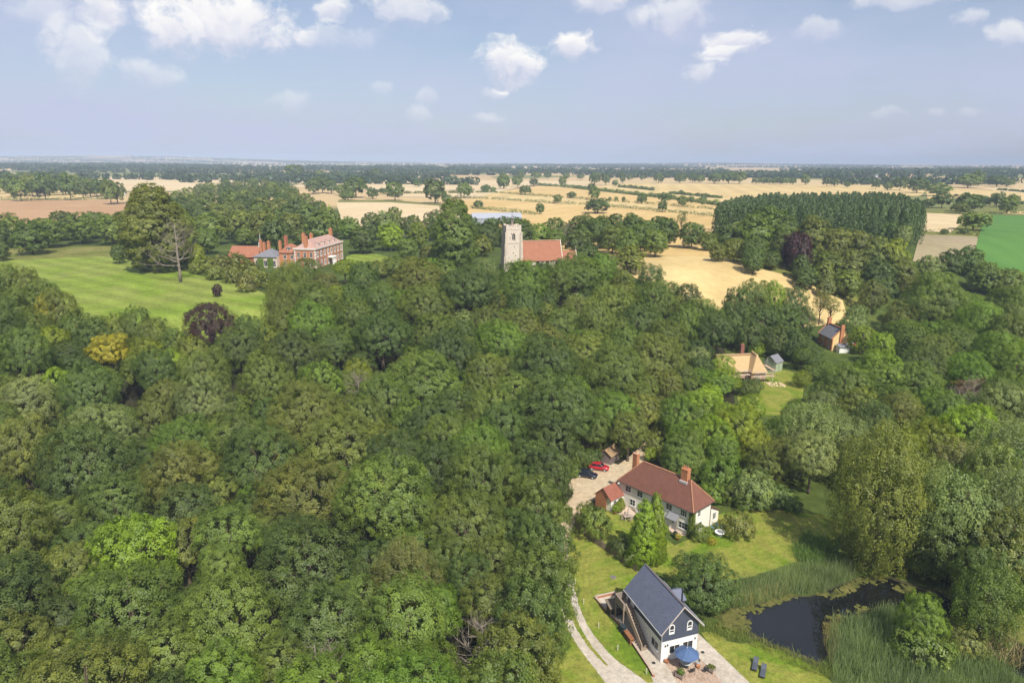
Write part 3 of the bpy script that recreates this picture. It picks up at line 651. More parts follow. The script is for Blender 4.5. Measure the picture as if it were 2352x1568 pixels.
RC=(.215,.285,.14); RT=(.20,.19,.085)
reed([cC(*p) for p in ((40,960),(200,905),(420,850),(620,800),(760,790),(900,830),(920,870),(840,930),(700,985),(500,990),(330,1040),(150,1085),(40,1100))],1.7,34,'blue green reed bank along the far side of the pond',RC)
reed([cC(*p) for p in ((60,1010),(250,960),(480,930),(500,975),(330,1030),(150,1075),(50,1095))],1.2,14,'straw coloured dead stems at the reed edge',(.46,.38,.20),name='dry_reeds')
reed([cC(*p) for p in ((745,1180),(900,1150),(1100,1110),(1300,1100),(1480,1180),(1680,1330),(1900,1480),(2060,1600),(2060,1760),(760,1760),(760,1500),(720,1300))],1.8,34,'large blue green reed bed in the lower right corner',(.21,.29,.14))
reed([cC(*p) for p in ((700,1190),(800,1150),(800,1300),(760,1450),(735,1440),(700,1300))],1.3,26,'brown reed stems leaning over the pond',(.33,.28,.14),name='dry_reeds')
reed([cC(*p) for p in ((1700,1280),(1880,1260),(2000,1340),(1990,1480),(1850,1450),(1750,1360))],1.5,22,'tangled straw stems around the boggy ditch',(.38,.33,.18),lean=.6,name='dry_reeds')
reed([cC(*p) for p in ((0,1180),(150,1220),(350,1310),(560,1400),(760,1470),(800,1560),(600,1500),(380,1400),(180,1310),(0,1260))],.9,30,'tall tufty grass on the near bank of the pond',(.20,.25,.06),lean=.45,name='tall_grass',cat='grass')
reed([cC(*p) for p in ((1420,940),(1560,960),(1750,1060),(1950,1190),(2016,1300),(1880,1230),(1700,1120),(1500,1010))],1.1,24,'tall grass on the right bank of the pond',(.18,.24,.07),lean=.4,name='tall_grass',cat='grass')
reed([cC(*p) for p in ((500,690),(570,610),(690,610),(780,690),(800,760),(640,790),(520,770))],1.3,34,'nettle patch between the lawn and the reeds',(.13,.22,.06),w=.07,lean=.4,name='nettles',cat='nettles')
for q,lab in (([cB(x,y) for x,y in ((0,880),(160,850),(230,960),(240,1060),(120,1010),(0,1060))],'ragged long grass where wood meets track'),([cB(1760,880),cB(1960,960),cB(2160,1100),cB(2060,1120),cB(1880,1020),cB(1760,960)],'long grass tufts between barn and pond')):
    reed(q,.7,26,lab,(.18,.24,.05),lean=.45,name='tall_grass',cat='grass')
def hedge(pts,h,w,label,colour='deep green',leaf=.5,dens=3.0,gaps=.12,seed=0):
    rng=np.random.default_rng(seed+len(pts)*7); P=[at(*p) if p[1]<2000 else p for p in pts]; C=[];Hh=[]
    for a,b in zip(P,P[1:]):
        L=math.hypot(b[0]-a[0],b[1]-a[1]); n=max(2,int(L*dens*h)); t=rng.random(n)
        C.append(np.stack([a[0]+(b[0]-a[0])*t,a[1]+(b[1]-a[1])*t],1))
    C=np.concatenate(C); n=len(C); k=np.sin(C[:,0]*.35+seed)*np.sin(C[:,1]*.27+C[:,0]*.13)
    keep=k>-1+gaps*2; C=C[keep]; k=k[keep]; n=len(C); hh=h*(1+.32*k)
    a=rng.uniform(0,pi,n); rr=rng.uniform(.75,1.05,n); jx=rng.normal(size=(n,2))*w*.18
    x=C[:,0]+jx[:,0]; y=C[:,1]+jx[:,1]+np.cos(a)*w*.5*rr; z=H(C[:,0],C[:,1])+np.sin(a)*hh*rr
    N=nrm(np.stack([rng.normal(size=n)*.5,np.cos(a)-.1,np.sin(a)*.8+.2],1)+rng.normal(size=(n,3))*.3)
    L=leaf*rng.uniform(.6,1.3,n); V,F=leafquads(np.stack([x,y,z],1),N,L,L*.65,rng)
    t=np.clip(.5+rng.normal(size=n)*.15,0,.95)
    o=inst('hedge',npmesh('hedge',V,F,np.repeat(t,4),(LEAF,)),col=PAL[colour]); tag(o,label,'hedge',group='field hedges'); return o
hedge(H2,2.8,3,'thin dark field hedge, the nearest one spanning to the poplars',seed=1)
hedge(H3,2.9,3,'dark field hedge with three small round trees along it',seed=2)
hedge(H4,4.6,6,'thick green hedge line running to the middle of the wheat','mid green',leaf=.8,gaps=.04,seed=3)
hedge(H1,3.2,5,'short dark hedge above the white farm shed',seed=4)
hedge([c3(800,347),c3(880,352),c3(950,364)],3,4,'short hedge left of the tall hedgerow oaks',leaf=.8,seed=5)
hedge([c3(1210,350),c3(1350,362),c3(1515,380)],4.5,5,'short dark hedge ending in open wheat',leaf=.9,gaps=.02,seed=6)
hedge([c3(1650,405),c3(1800,420),c3(2100,448)],4,5,'dark hedge at the foot of the golden field',leaf=.9,gaps=.03,seed=7)
hedge([c1(-300,458),c1(0,457),c1(380,462),c1(940,456)],3,4,'hedge between the golden strip and the brown field',seed=8)
hedge([c2(440,330),c2(640,328)],3,4,'short hedge on the pale ridge left of centre',leaf=.9,seed=9)
hedge([c2(1420,402),c2(2000,398),c3(150,396)],3,4,'dark hedge below the ridge stubble',leaf=.9,seed=10)
hedge([c4(1960,382),c4(2150,420),c4(2352,440)],3,4,'hedge at the right end of the golden ridge field',leaf=.9,seed=11)
hedge([c4(1560,655),c4(1700,660),c4(1800,665),c4(2010,685)],2.2,2.6,'low hedge between the pale stubble and the fallow plot',leaf=.5,seed=12)
hedge([c4(2050,520),c4(2300,515),c4(2480,520)],2.5,3,'hedge along the top of the green crop',leaf=.6,seed=13)
hedge([c4(2150,332),c4(2300,345),c4(2450,362)],3,4,'thin hedge between far right stubble fields',leaf=1,seed=14)
# ------------------------------------------------------------------ building helpers
def wall_frame(o,ang):
    """frame on a wall: x along it, -y out of it"""
    return Matrix.Translation(o)@Matrix.Rotation(ang,4,'Z')
def window(par,o,ang,w,h,nx=2,nz=2,sill=True,arch=False,mat=None,bar=.05,name='window',fw=.07):
    """casement window whose lower centre is at o on a wall facing ang (0 = -y)"""
    mat=mat or WHITE; f=MB(); f.fr=wall_frame(o,ang); d=.05
    if arch:
        hs=h-w/2; n=8
        outr=[(w/2*cos(pi*k/n),hs+w/2*sin(pi*k/n)) for k in range(n+1)]; inr=[((w/2-.11)*cos(pi*k/n),hs+(w/2-.11)*sin(pi*k/n)) for k in range(n+1)]
        for k in range(n):
            a,b,c,e=outr[k],outr[k+1],inr[k+1],inr[k]
            f.solid([(a[0],0,a[1]),(b[0],0,b[1]),(c[0],0,c[1]),(e[0],0,e[1])],[(a[0],-d,a[1]),(b[0],-d,b[1]),(c[0],-d,c[1]),(e[0],-d,e[1])])
        f.box(-w/2,-w/2+.11,-d,0,.12,hs).box(w/2-.11,w/2,-d,0,.12,hs).box(-w/2,w/2,-d,0,0,.30).box(-w/2+.11,w/2-.11,-d,0,.55,.63)
        P=[(-w/2+.1,.3),(w/2-.1,.3)]+inr
        g=MB(); g.fr=f.fr; g.poly([(x,-.02,z) for x,z in P])
    else:
        f.box(-w/2,-w/2+fw,-d,0,0,h).box(w/2-fw,w/2,-d,0,0,h).box(-w/2+fw,w/2-fw,-d,0,0,fw).box(-w/2+fw,w/2-fw,-d,0,h-fw,h)
        for i in range(1,nx): x=-w/2+w*i/nx; f.box(x-bar/2,x+bar/2,-d+.005,-.001,fw,h-fw)
        for j in range(1,nz):
            z=h*j/nz
            for i in range(nx): f.box(-w/2+w*i/nx+fw*.9,-w/2+w*(i+1)/nx-fw*.9,-d+.012,-.002,z-bar*.35,z+bar*.35)
        g=MB(); g.fr=f.fr; g.poly([(-w/2+.01,-.02,.01),(w/2-.01,-.02,.01),(w/2-.01,-.02,h-.01),(-w/2+.01,-.02,h-.01)])
        if sill: f.box(-w/2-.06,w/2+.06,-.12,0,-.07,-.001)
    wo=f.build(name,mat,par); g.build('pane',GLASS,wo); return wo
def hiproof(mb,x0,x1,y0,y1,z0,z1,hl,hr,t=.14,m=0):
    """hipped or gabled roof solid; hl, hr = how far each ridge end is pulled in"""
    ym=(y0+y1)/2; a,b,c,d=(x0,y0,z0),(x1,y0,z0),(x1,y1,z0),(x0,y1,z0); e,f=(x0+hl,ym,z1),(x1-hr,ym,z1)
    for q in ([a,b,f,e],[c,d,e,f]): mb.slab(q,t,m)
    if hl: mb.slab([d,a,e],t,m)
    if hr: mb.slab([b,c,f],t,m)
    return mb
def chimney(par,x,y,z0,z1,w,d,pots=2,mat=None,name='chimney',cap=True):
    m=MB(); m.box(x-w/2,x+w/2,y-d/2,y+d/2,z0,z1-.25)
    m.box(x-w/2-.06,x+w/2+.06,y-d/2-.06,y+d/2+.06,z1-.25,z1-.12).box(x-w/2-.02,x+w/2+.02,y-d/2-.02,y+d/2+.02,z1-.12,z1)
    o=m.build(name,mat or BRICK,par)
    for i in range(pots):
        MB().lathe([(.13,0),(.10,.35),(.12,.38),(.12,.42)],8,(x+(i-(pots-1)/2)*w/(pots+.2),y,z1)).build('chimney_pot',plain('clay_pot',(.42,.2,.11),.8),o)
    return o
SLATE=striped('slate_tiles',(.135,.150,.205),(.08,.088,.115),2,.16,.55,.12,1.1,.22)
SLATEL=striped('pale_slate',(.20,.20,.22),(.12,.12,.13),2,.16,.6,.12,1.1,.2)
TILE=striped('plain_clay_tiles',(.185,.080,.054),(.10,.04,.03),2,.13,.85,.14,.8,.34)
TILEW=striped('wing_tiles',(.27,.10,.065),(.15,.06,.04),2,.15,.85,.14,.8,.32)
TILEO=striped('orange_clay_tiles',(.34,.145,.085),(.26,.11,.06),2,.16,.85,.14,.6,.28)
BOARD=striped('black_weatherboard',(.078,.090,.125),(.018,.020,.028),2,.17,.6,.16,1.5,.2)
THATCH=plain('thatch',(.50,.35,.18),.95,.16,1.2,fine=9)

# ------------------------------------------------------------------ black and white barn conversion
def barn():
    B=thing('barn_house','white walled barn house with black boarded upper floor and slate roof','house',(20.97,72.57,0),R_(18.8))
    D,w=8.7,2.55
    MB().box(-w,w,0,D,0,2.9).build('wall',WRENDER,B)
    MB().prism([(-w-.035,2.9),(w+.035,2.9),(w+.035,4.72),(0,7.45),(-w-.035,4.72)],-.035,D+.035).build('upper_wall',BOARD,B)
    r=MB(); e=w+.48; ez=4.72-.5*1.07
    rf=MB().slab([(-e,-.5,4.42),(-e,D+.45,4.42),(0,D+.45,7.72),(0,-.5,7.72)],.16).slab([(e,-.5,4.42),(0,-.5,7.72),(0,D+.45,7.72),(e,D+.45,4.42)],.16).build('roof',SLATE,B)
    rt=MB()
    for i in range(21): rt.box(-.13,.13,-.5+i*.45,-.5+i*.45+.43,7.66,7.76)
    rt.build('ridge_tile',plain('ridge_tiles',(.13,.115,.12),.7,.2),rf)
    bb=plain('pale_board',(.48,.42,.38),.7,.1)
    for sx in (-1,1): MB().solid([(sx*e,-.56,4.40),(sx*e,-.56,4.20),(0,-.56,7.52),(0,-.56,7.74)],[(sx*e,-.505,4.40),(sx*e,-.505,4.20),(0,-.505,7.52),(0,-.505,7.74)]).build('bargeboard',bb,rf)
    for sx in (-1,1):
        MB().tube([(sx*(e+.05),-.5,4.34),(sx*(e+.05),D+.45,4.34)],.06,6).build('gutter',plain('gutter',(.45,.45,.45),.5),rf)
    MB().tube([(-w-.08,-.08,4.3),(-w-.08,-.08,0)],.04,6).build('drainpipe',plain('gutter',(.45,.45,.45),.5),B)
    # dormer on the pond side
    dm=MB().prism([(3.2,4.9),(5.6,4.9),(5.6,5.7),(4.4,6.35),(3.2,5.7)],.6,2.5,'x').build('dormer',BOARD,B)
    MB().slab([(.3,3.0,5.62),(2.7,3.0,5.62),(2.7,4.4,6.5),(.3,4.4,6.5)],.12).slab([(.3,5.8,5.62),(.3,4.4,6.5),(2.7,4.4,6.5),(2.7,5.8,5.62)],.12).build('dormer_roof',SLATE,dm)
    window(dm,(2.505,4.4,4.95),R_(90),1.3,.95,2,1)
    fl=MB().tube([(1.05,1.7,6.3),(1.05,1.7,8.35)],.11,10).lathe([(.18,8.38),(.2,8.46),(.05,8.6)],10,(1.05,1.7,0)).build('flue',DARKM,rf)
    window(B,(-1.28,-.04,3.78),0,.78,1.38,arch=True); window(B,(1.25,-.04,3.78),0,.78,1.38,arch=True)
    window(B,(-.7,0,.95),0,1.5,1.15,2,1); window(B,(1.2,0,.3),0,1.5,1.9,2,1)
    window(B,(-w,1.5,1.05),R_(-90),1.7,1.15,2,1); 
    for x,z in ((-2.05,2.15),(-1.72,2.2),(2.2,2.25)):
        MB().box(x-.06,x+.06,-.13,0,z,z+.2).lathe([(.05,0),(.10,-.06)],8,(x,-.12,z+.2)).build('wall_lamp',DARKM,B)
    MB().lathe([(.10,0),(.10,.02)],12,(0,0,0)).build('wall_vent',plain('gutter',(.45,.45,.45),.5),B).matrix_local=Matrix.Translation((-.35,-.001,2.38))@Matrix.Rotation(R_(90),4,'X')
    dr=MB().box(-w-.10,-w-.036,7.0,7.9,2.95,4.2).build('door',WHITE,B); MB().box(-w-.13,-w-.105,7.1,7.2,3.5,3.55).build('handle',DARKM,dr)
    # outside staircase and landing
    st=thing('staircase',None,None); st.parent=B
    x0,x1,yt,yb=-3.85,-2.75,6.9,2.5; n=14
    for i in range(n):
        t=(i+.5)/n; y=yb+(yt-yb)*t; z=2.9*t+.02
        MB().box(x0+.05,x1-.05,y-.17,y+.15,z-.05,z).build('tread',TIMBER,st)
    for x in (x0,x1): MB().solid([(x-.03,yb-.2,-.02),(x-.03,yb+.15,-.02),(x-.03,yt,2.70),(x-.03,yt,2.98)],[(x+.03,yb-.2,-.02),(x+.03,yb+.15,-.02),(x+.03,yt,2.70),(x+.03,yt,2.98)]).build('stringer',TIMBER,st)
    RAIL=plain('pale_rail',(.42,.33,.24),.8,.2,3)
    h=MB().box(x0-.05,x0+.05,yb-.12,yb,0,1.05); h.solid([(x0-.035,yb-.1,.95),(x0+.035,yb-.1,.95),(x0+.035,yt,3.85),(x0-.035,yt,3.85)],[(x0-.035,yb-.1,1.03),(x0+.035,yb-.1,1.03),(x0+.035,yt,3.93),(x0-.035,yt,3.93)])
    h.build('handrail',RAIL,st)
    bl=MB()
    for i in range(36):
        t=(i+.5)/36; y=yb+(yt-yb)*t; bl.box(x0-.018,x0+.018,y-.018,y+.018,2.9*t+.02,2.9*t+1.0)
    bl.build('baluster',TIMBER,st)
    ld_=MB().box(-4.2,-w-.04,6.9,9.3,2.82,2.9); 
    for x in (-4.1,-2.7):
        for y in (7.0,9.2): ld_.box(x-.07,x+.07,y-.07,y+.07,0,2.82)
    ld_.build('landing',TIMBER,st)
    pr=MB().box(-4.2,-4.14,6.95,9.3,2.91,3.9).box(-4.14,-2.6,9.24,9.3,2.91,3.9).box(-4.14,-x0*-1-.02,6.92,6.98,2.91,3.9).box(-4.24,-4.1,6.9,9.34,3.9,3.97).box(-4.1,-2.6,9.2,9.34,3.9,3.97)
    pr.build('landing_screen',OLDTIM,st)
    def L(x,y,z=0): return B.matrix_basis@Vector((x,y,z))
    return B,L
BARN,BL=barn()
bpy.context.view_layer.update()
def brn(x,y):
    a=R_(18.8); return 20.97+x*cos(a)-y*sin(a),72.57+x*sin(a)+y*cos(a)
RB=R_(18.8)
def lowwall(P,h,t,label,mat,name='low_wall',cap=None):
    m=MB()
    for a,b in zip(P,P[1:]):
        d=Vector((b[0]-a[0],b[1]-a[1])); L=d.length; m.fr=Matrix.Translation((a[0],a[1],h1(*a)))@Matrix.Rotation(math.atan2(d.y,d.x),4,'Z')
        m.box(0,L-.003,-t/2,t/2,-.2,h)
        if cap: m.box(0,L-.003,-t/2-.04,t/2+.04,h,h+.06,1)
    o=m.build(name,[mat,cap or mat]); tag(o,label,'wall'); return o
lowwall([at(*cB(*p)) for p in ((800,543),(562,598),(690,742),(850,905),(1040,1190),(1180,1400),(1235,1500))],.35,.25,'low red brick edging wall round the gravel beside the barn stairs',BRICK,cap=plain('coping',(.45,.36,.28),.9))
o=MB().box(-1.6,1.6,-1.1,1.1,0,.08); 
def leanto():
    x,y=brn(-3.3,10.3); o=thing('log_store','low dark timber store behind the barn landing','store',(x,y,0),RB)
    MB().box(-1.3,1.3,-.6,.6,0,1.5).build('wall',plain('dark_boards',(.05,.045,.04),.9),o); MB().slab([(-1.5,-.85,1.5),(1.5,-.85,1.5),(1.5,.8,2.0),(-1.5,.8,2.0)],.08).build('roof',plain('felt_roof',(.16,.13,.09),.95),o)
leanto()
def wheelie():
    x,y=brn(-4.4,6.4); o=thing('wheelie_bin','dark wheelie bin under the barn stairs','bin',(x,y,0),RB+.3)
    MB().solid([(-.24,-.28,.06),(.24,-.28,.06),(.24,.28,.06),(-.24,.28,.06)],[(-.3,-.36,.98),(.3,-.36,.98),(.3,.36,.98),(-.3,.36,.98)]).build('body',plain('bin_plastic',(.03,.045,.055),.5),o,bevel=.03)
    MB().box(-.32,.32,-.4,.38,.98,1.06).build('lid',plain('bin_plastic',(.03,.045,.055),.5),o,bevel=.02)
    for s in (-1,1): MB().tube([(s*.29,.3,.12),(s*.35,.3,.12)],.12,10).build('wheel',DARKM,o)
wheelie()
def logs():
    x,y=brn(-4.4,4.9); o=thing('log_pile','rusty brown stack of firewood beside the barn stairs','log pile',(x,y,0),RB); m=MB(); rg=random.Random(2)
    for j in range(5):
        for i in range(9-j%2):
            m.tube([(-.3,-.9+i*.21+(j%2)*.1,.11+j*.18),(.3+rg.uniform(-.05,.05),-.9+i*.21+(j%2)*.1,.11+j*.18)],.10,7)
    m.build('log',plain('rust_logs',(.22,.10,.045),.9,.4,4),o)
logs()
# ------------------------------------------------------------------ terrace furniture
def parasol():
    x,y=brn(-.05,-1.75); o=thing('parasol','open blue octagonal parasol in front of the barn','parasol',(x,y,.05),.2)
    MB().tube([(0,0,0),(0,0,2.75)],.03,8).build('pole',plain('pole_wood',(.4,.3,.2),.6),o)
    MB().lathe([(.3,0),(.3,.08),(.06,.12),(.05,.3)],14).build('base',DARKM,o)
    m=MB(); n=8; Rr=1.52; blue=plain('blue_canvas',(.072,.125,.245),.8,.12,1.5); ms=[]
    rings=[(.0,2.72),(.55,2.50),(1.1,2.22),(Rr,1.93)]
    for k in range(n):
        a0,a1=2*pi*k/n,2*pi*(k+1)/n; am=(a0+a1)/2
        for (r0,z0),(r1,z1) in zip(rings,rings[1:]):
            P=lambda r,a,z:(r*cos(a),r*sin(a),z)
            s0,s1=.92,.90
            m.solid([P(r0,a0,z0),P(r1,a0,z1),P(r1*.955,am,z1-.03),P(r0*.955,am,z0-.02)],[P(r0,a0,z0+.01),P(r1,a0,z1+.01),P(r1*.955,am,z1-.02),P(r0*.955,am,z0-.01)])
            m.solid([P(r0*.955,am,z0-.02),P(r1*.955,am,z1-.03),P(r1,a1,z1),P(r0,a1,z0)],[P(r0*.955,am,z0-.01),P(r1*.955,am,z1-.02),P(r1,a1,z1+.01),P(r0,a1,z0+.01)])
    m.build('canopy',blue,o)
    for k in range(n):
        a=2*pi*k/n; MB().tube([(.05*cos(a),.05*sin(a),2.66),(1.5*cos(a),1.5*sin(a),1.90)],.012,4).build('rib',DARKM,o)
    MB().lathe([(.05,2.74),(.03,2.86),(.0,2.9)],8).build('finial',WHITE,o)
parasol()
def table():
    x,y=brn(-.05,-1.75); o=thing('garden_table','round pale metal table under the blue parasol','table',(x,y,.05),0)
    MB().lathe([(.66,.70),(.68,.72),(.66,.74)],22).build('tabletop',plain('table_grey',(.42,.44,.42),.5),o)
    for k in range(4): a=k*pi/2+.5; MB().tube([(.5*cos(a),.5*sin(a),0),(.38*cos(a),.38*sin(a),.7)],.022,6).build('leg',DARKM,o)
table()
def chair(x,y,rz,label,mat,group='chairs on the barn terrace'):
    o=thing('garden_chair',label,'chair',(x,y,.05),rz,group)
    s=MB(); 
    for i in range(5): s.box(-.22,.22,-.22+i*.09,-.15+i*.09,.43,.455)
    s.build('seat',mat,o)
    b=MB()
    for i in range(5): b.box(-.21+i*.09,-.15+i*.09,.22,.245,.48,.92)
    b.box(-.23,.23,.215,.25,.90,.95).build('backrest',mat,o)
    for sx in (-1,1):
        for yy in (-.2,.22): MB().tube([(sx*.21,yy,0),(sx*.21,yy,.43 if yy<0 else .92)],.018,5).build('leg',mat,o)
        MB().tube([(sx*.24,.22,.66),(sx*.24,-.2,.66),(sx*.22,-.2,.43)],.018,5).build('armrest',mat,o)
    return o
PALEC=plain('pale_metal',(.45,.45,.43),.5)
for (lx,ly,rz,lab,m) in ((1.45,-2.0,-1.6,'pale slatted chair on the right side of the parasol table',PALEC),(-.85,-1.9,1.6,'dark chair on the left side of the parasol table',DARKM),(.1,-2.95,3.0,'dark chair on the near side of the parasol table',DARKM),(1.75,-3.4,2.5,'dark chair standing apart beyond the pale chair',DARKM)):
    x,y=brn(lx,ly); chair(x,y,RB+rz,lab,m)
def planter(px,py,label,bushy):
    x,y=at(px,py); o=thing('planter',label,'planter',(x,y,.05),RB+.55)
    for sx in (-1,1):
        for sy in (-1,1): MB().box(sx*.42-.05,sx*.42+.05,sy*.42-.05,sy*.42+.05,0,.62).build('leg',TIMBER,o)
    MB().box(-.45,.45,-.45,.45,.22,.58).build('box',OLDTIM,o)
    MB().box(-.40,.40,-.40,.40,.58,.60).build('soil',FLOOR,o)
    me=PROTO['bush'][0][0]; inst('plant',me,o,(0,0,.5),(.19,.19,.2 if bushy else .07),col=PAL['bright green'] if bushy else PAL['olive green'])
planter(*cB(1540,1500),'wooden planter box full of bright green plants',True); planter(*cB(1890,1430),'weathered planter box almost bare on the gravel',False)
def pot(px,py,r,h,label,mat,name='pot',plant=None,ps=(.2,.2,.3)):
    x,y=at(px,py); o=thing(name,label,'pot' if name=='pot' else 'bowl',(x,y,.05))
    MB().lathe([(r*.7,0),(r,h*.75),(r*1.08,h*.9),(r*1.08,h),(r*.85,h),(r*.8,h*.8)],14).build('body',mat,o,True)
    if plant: inst('plant',PROTO[plant[0]][0][0],o,(0,0,h*.8),ps,col=PAL[plant[1]])
    return o
TERRA=plain('terracotta',(.42,.18,.08),.85,.2); CLAYD=plain('dark_pot',(.06,.06,.07),.6)
pot(*cB(1385,1330),.36,.3,'rusty round fire bowl at the barn corner',plain('rust',(.30,.13,.06),.8,.3),'fire_bowl')
pot(*cB(1745,1395),.24,.32,'small terracotta pot beside the parasol terrace',TERRA)
def lounger(px,py,rz,label):
    x,y=at(px,py); o=thing('sun_lounger',label,'sun lounger',(x,y,.03),rz,'loungers by the pond'); g=plain('lounger_grey',(.075,.085,.105),.6)
    MB().box(-.3,.3,-.95,.35,.28,.34).build('seat',g,o,bevel=.02); MB().slab([(-.3,.35,.34),(.3,.35,.34),(.3,.95,.78),(-.3,.95,.78)],.06).build('backrest',g,o)
    MB().box(-.28,.28,-1.0,-.95,.26,.36).build('frame',DARKM,o)
    for sx in (-1,1):
        for yy in (-.8,.3): MB().box(sx*.27-.025,sx*.27+.025,yy-.025,yy+.025,0,.28).build('leg',DARKM,o)
lounger(*cC(250,1462),-.45,'dark grey sun lounger, the one nearer the barn'); lounger(*cC(302,1508),-.45,'dark grey sun lounger, the one nearer the pond')
for i,(x,y,l) in enumerate(((335,428,'beside the hidden bend of the track'),(430,662,'above the straight of the track'),(600,935,'level with the foot of the barn stairs'),(820,1195,'level with the barn corner'),(1150,1465,'at the gravel mouth of the track'))):
    X,Y=at(*cB(x,y)); o=thing('marker_post','thin white marker post on the grass '+l,'post',(X,Y,.02),.2*i,'marker posts along the track')
    MB().box(-.05,.05,-.05,.05,0,.75).box(-.055,.055,-.055,.055,.75,.80).build('post',plain('pale_post',(.55,.52,.40),.8),o)
def disc(px,py,r,label,name,mat,z=.055):
    x,y=at(px,py); o=thing(name,label,'cover',(x,y,z)); MB().lathe([(r,0),(r,.02),(r*.8,.03)],14).build('lid',mat,o); MB().lathe([(r*1.12,0),(r*1.12,.012)],14).build('rim',OLDTIM,o)
disc(*cB(770,355),.42,'grey manhole cover in the grass behind the barn','manhole_cover',plain('iron_lid',(.16,.14,.14),.7)); disc(*cB(1235,1338),.22,'small black drain cover left of the barn','drain_cover',DARKM); disc(*cB(1798,1217),.22,'small black drain cover right of the barn','drain_cover',DARKM)

# ------------------------------------------------------------------ cream cottage
def cottage():
    A=R_(-48); B=thing('cream_cottage','cream rendered cottage with hipped red tile roof and two chimneys','house',(19.5,112.1,0),A)
    Lx,Dy=15.2,5.5
    MB().box(0,Lx,0,Dy,0,4.9).build('wall',CREAM,B)
    rf=hiproof(MB(),-.38,Lx+.38,-.38,Dy+.38,4.72,8.55,3.2,2.9,.16).build('roof',TILE,B)
    ym=Dy/2; rd=plain('ridge_clay',(.40,.20,.11),.85,.25)
    rt=MB()
    for i in range(20): 
        x=2.9+i*.455; rt.tube([(x,ym,8.55),(x+.44,ym,8.55)],.12,6)
    for (cx,cy) in ((Lx+.38,-.38),(Lx+.38,Dy+.38),(-.38,-.38),(-.38,Dy+.38)):
        ex=Lx+.38-2.9 if cx>1 else -.38+3.2; rt.tube([(cx,cy,4.76),(ex,ym,8.57)],.10,5)
    rt.build('ridge_tile',rd,rf)
    gut=plain('dark_gutter',(.05,.045,.045),.5); MB().tube([(-.4,-.44,4.66),(Lx+.44,-.44,4.66),(Lx+.44,Dy+.4,4.66)],.06,6).build('gutter',gut,rf)
    MB().tube([(Lx+.06,Dy-.1,4.6),(Lx+.06,Dy-.1,0)],.045,6).build('drainpipe',gut,B)
    c=chimney(rf,Lx-3.6,ym,7.6,10.3,1.25,.95,3,BRICKO); MB().box(Lx-4.35,Lx-2.85,ym-.75,ym+.75,7.75,8.15).build('flashing',plain('lead',(.45,.42,.42),.6),c)
    chimney(rf,.75,ym+.55,5.6,9.3,.95,.75,1,BRICKO)
    for x in (1.9,4.5,7.6,10.6,13.5): window(B,(x,0,3.15),0,1.25,1.15,3 if x>13 else 2,2)
    for x,w_ in ((3.0,1.2),(9.1,1.3),(13.6,1.8)): window(B,(x,0,.9),0,w_,1.25,3 if w_>1.5 else 2,2)
    fd=MB().box(5.05,6.75,-.05,0,0,2.15).build('french_door',WHITE,B); g=MB()
    for x in (5.18,6.0): g.box(x,x+.62,-.06,-.05,.25,2.0)
    g.build('pane',GLASS,fd); MB().box(4.15,5.0,-.45,-.41,0,2.1).build('door_leaf',WHITE,fd)
    d=MB().box(11.4,12.35,-.05,0,0,2.1).build('door',plain('door_grey',(.3,.3,.3),.6),B); MB().box(12.2,12.26,-.09,-.05,1.0,1.12).build('handle',DARKM,d)
    # slate porch hood on brackets
    ph=MB().slab([(10.9,-1.35,2.45),(12.9,-1.35,2.45),(12.9,-.02,3.2),(10.9,-.02,3.2)],.1).build('porch_roof',plain('porch_slate',(.22,.22,.23),.6,.12),B)
    for x in (11.0,12.8): MB().tube([(x,-1.2,0),(x,-1.2,2.42)],.06,6).build('post',TIMBER,ph)
    # left wing with brick gable
    wg=thing('side_wing',None,None); wg.parent=B
    MB().box(-2.6,.9,-3.4,.0,0,2.45).prism([(-2.6,2.45),(.9,2.45),(-.85,4.0)],-3.4,0).build('wall',CREAM,wg)
    MB().box(-2.63,-.1,-3.52,-3.40,0,2.45).prism([(-2.66,2.45),(.8,2.45),(-.85,3.95)],-3.52,-3.405).build('gable_wall',BRICKO,wg)
    MB().slab([(1.15,-3.7,2.25),(1.15,-.01,2.25),(-.85,-.01,4.15),(-.85,-3.7,4.15)],.12).slab([(-2.85,-3.7,2.25),(-.85,-3.7,4.15),(-.85,1.6,4.15),(-2.85,1.6,2.25)],.12).build('roof',TILEW,wg)
    window(wg,(.9,-1.1,.9),R_(90),.8,1.1,2,2); window(wg,(.9,-2.4,.9),R_(90),.8,1.1,2,2)
    MB().box(-2.6,0-.002,.0,3,0,2.3).build('rear_wall',CREAM,wg)
    # lean-to along the back with its own window
    ln=thing('rear_extension',None,None); ln.parent=B
    MB().prism([(Dy,0),(Dy+2.6,0),(Dy+2.6,2.1),(Dy,3.4)],6,Lx-.02,'x').build('wall',CREAM,ln)
    MB().slab([(5.9,Dy+.02,3.62),(Lx+.2,Dy+.02,3.62),(Lx+.2,Dy+2.9,2.12),(5.9,Dy+2.9,2.12)],.1).build('roof',TILE,ln)
    window(ln,(Lx-.02,Dy+1.25,.85),R_(90),.95,1.3,2,3)
    window(B,(Lx,1.9,3.15),R_(90),.8,1.05,2,2); window(B,(Lx,2.3,.8),R_(90),1.1,1.25,2,2)
    # climber on the near corner
    rng=np.random.default_rng(3); n=2600; a=rng.random(n); side=rng.random(n)<.55; z=rng.random(n)**.8*4.3
    wd=.75*(1-.35*z/4.3)*rng.random(n); x=np.where(side,Lx-wd,Lx+.03+.22*rng.random(n)); y=np.where(side,-.03-.22*rng.random(n),wd)
    N=nrm(np.stack([np.where(side,0,1.),np.where(side,-1.,0),.3+0*x],1)+rng.normal(size=(n,3))*.5); L=.13*rng.uniform(.7,1.3,n)
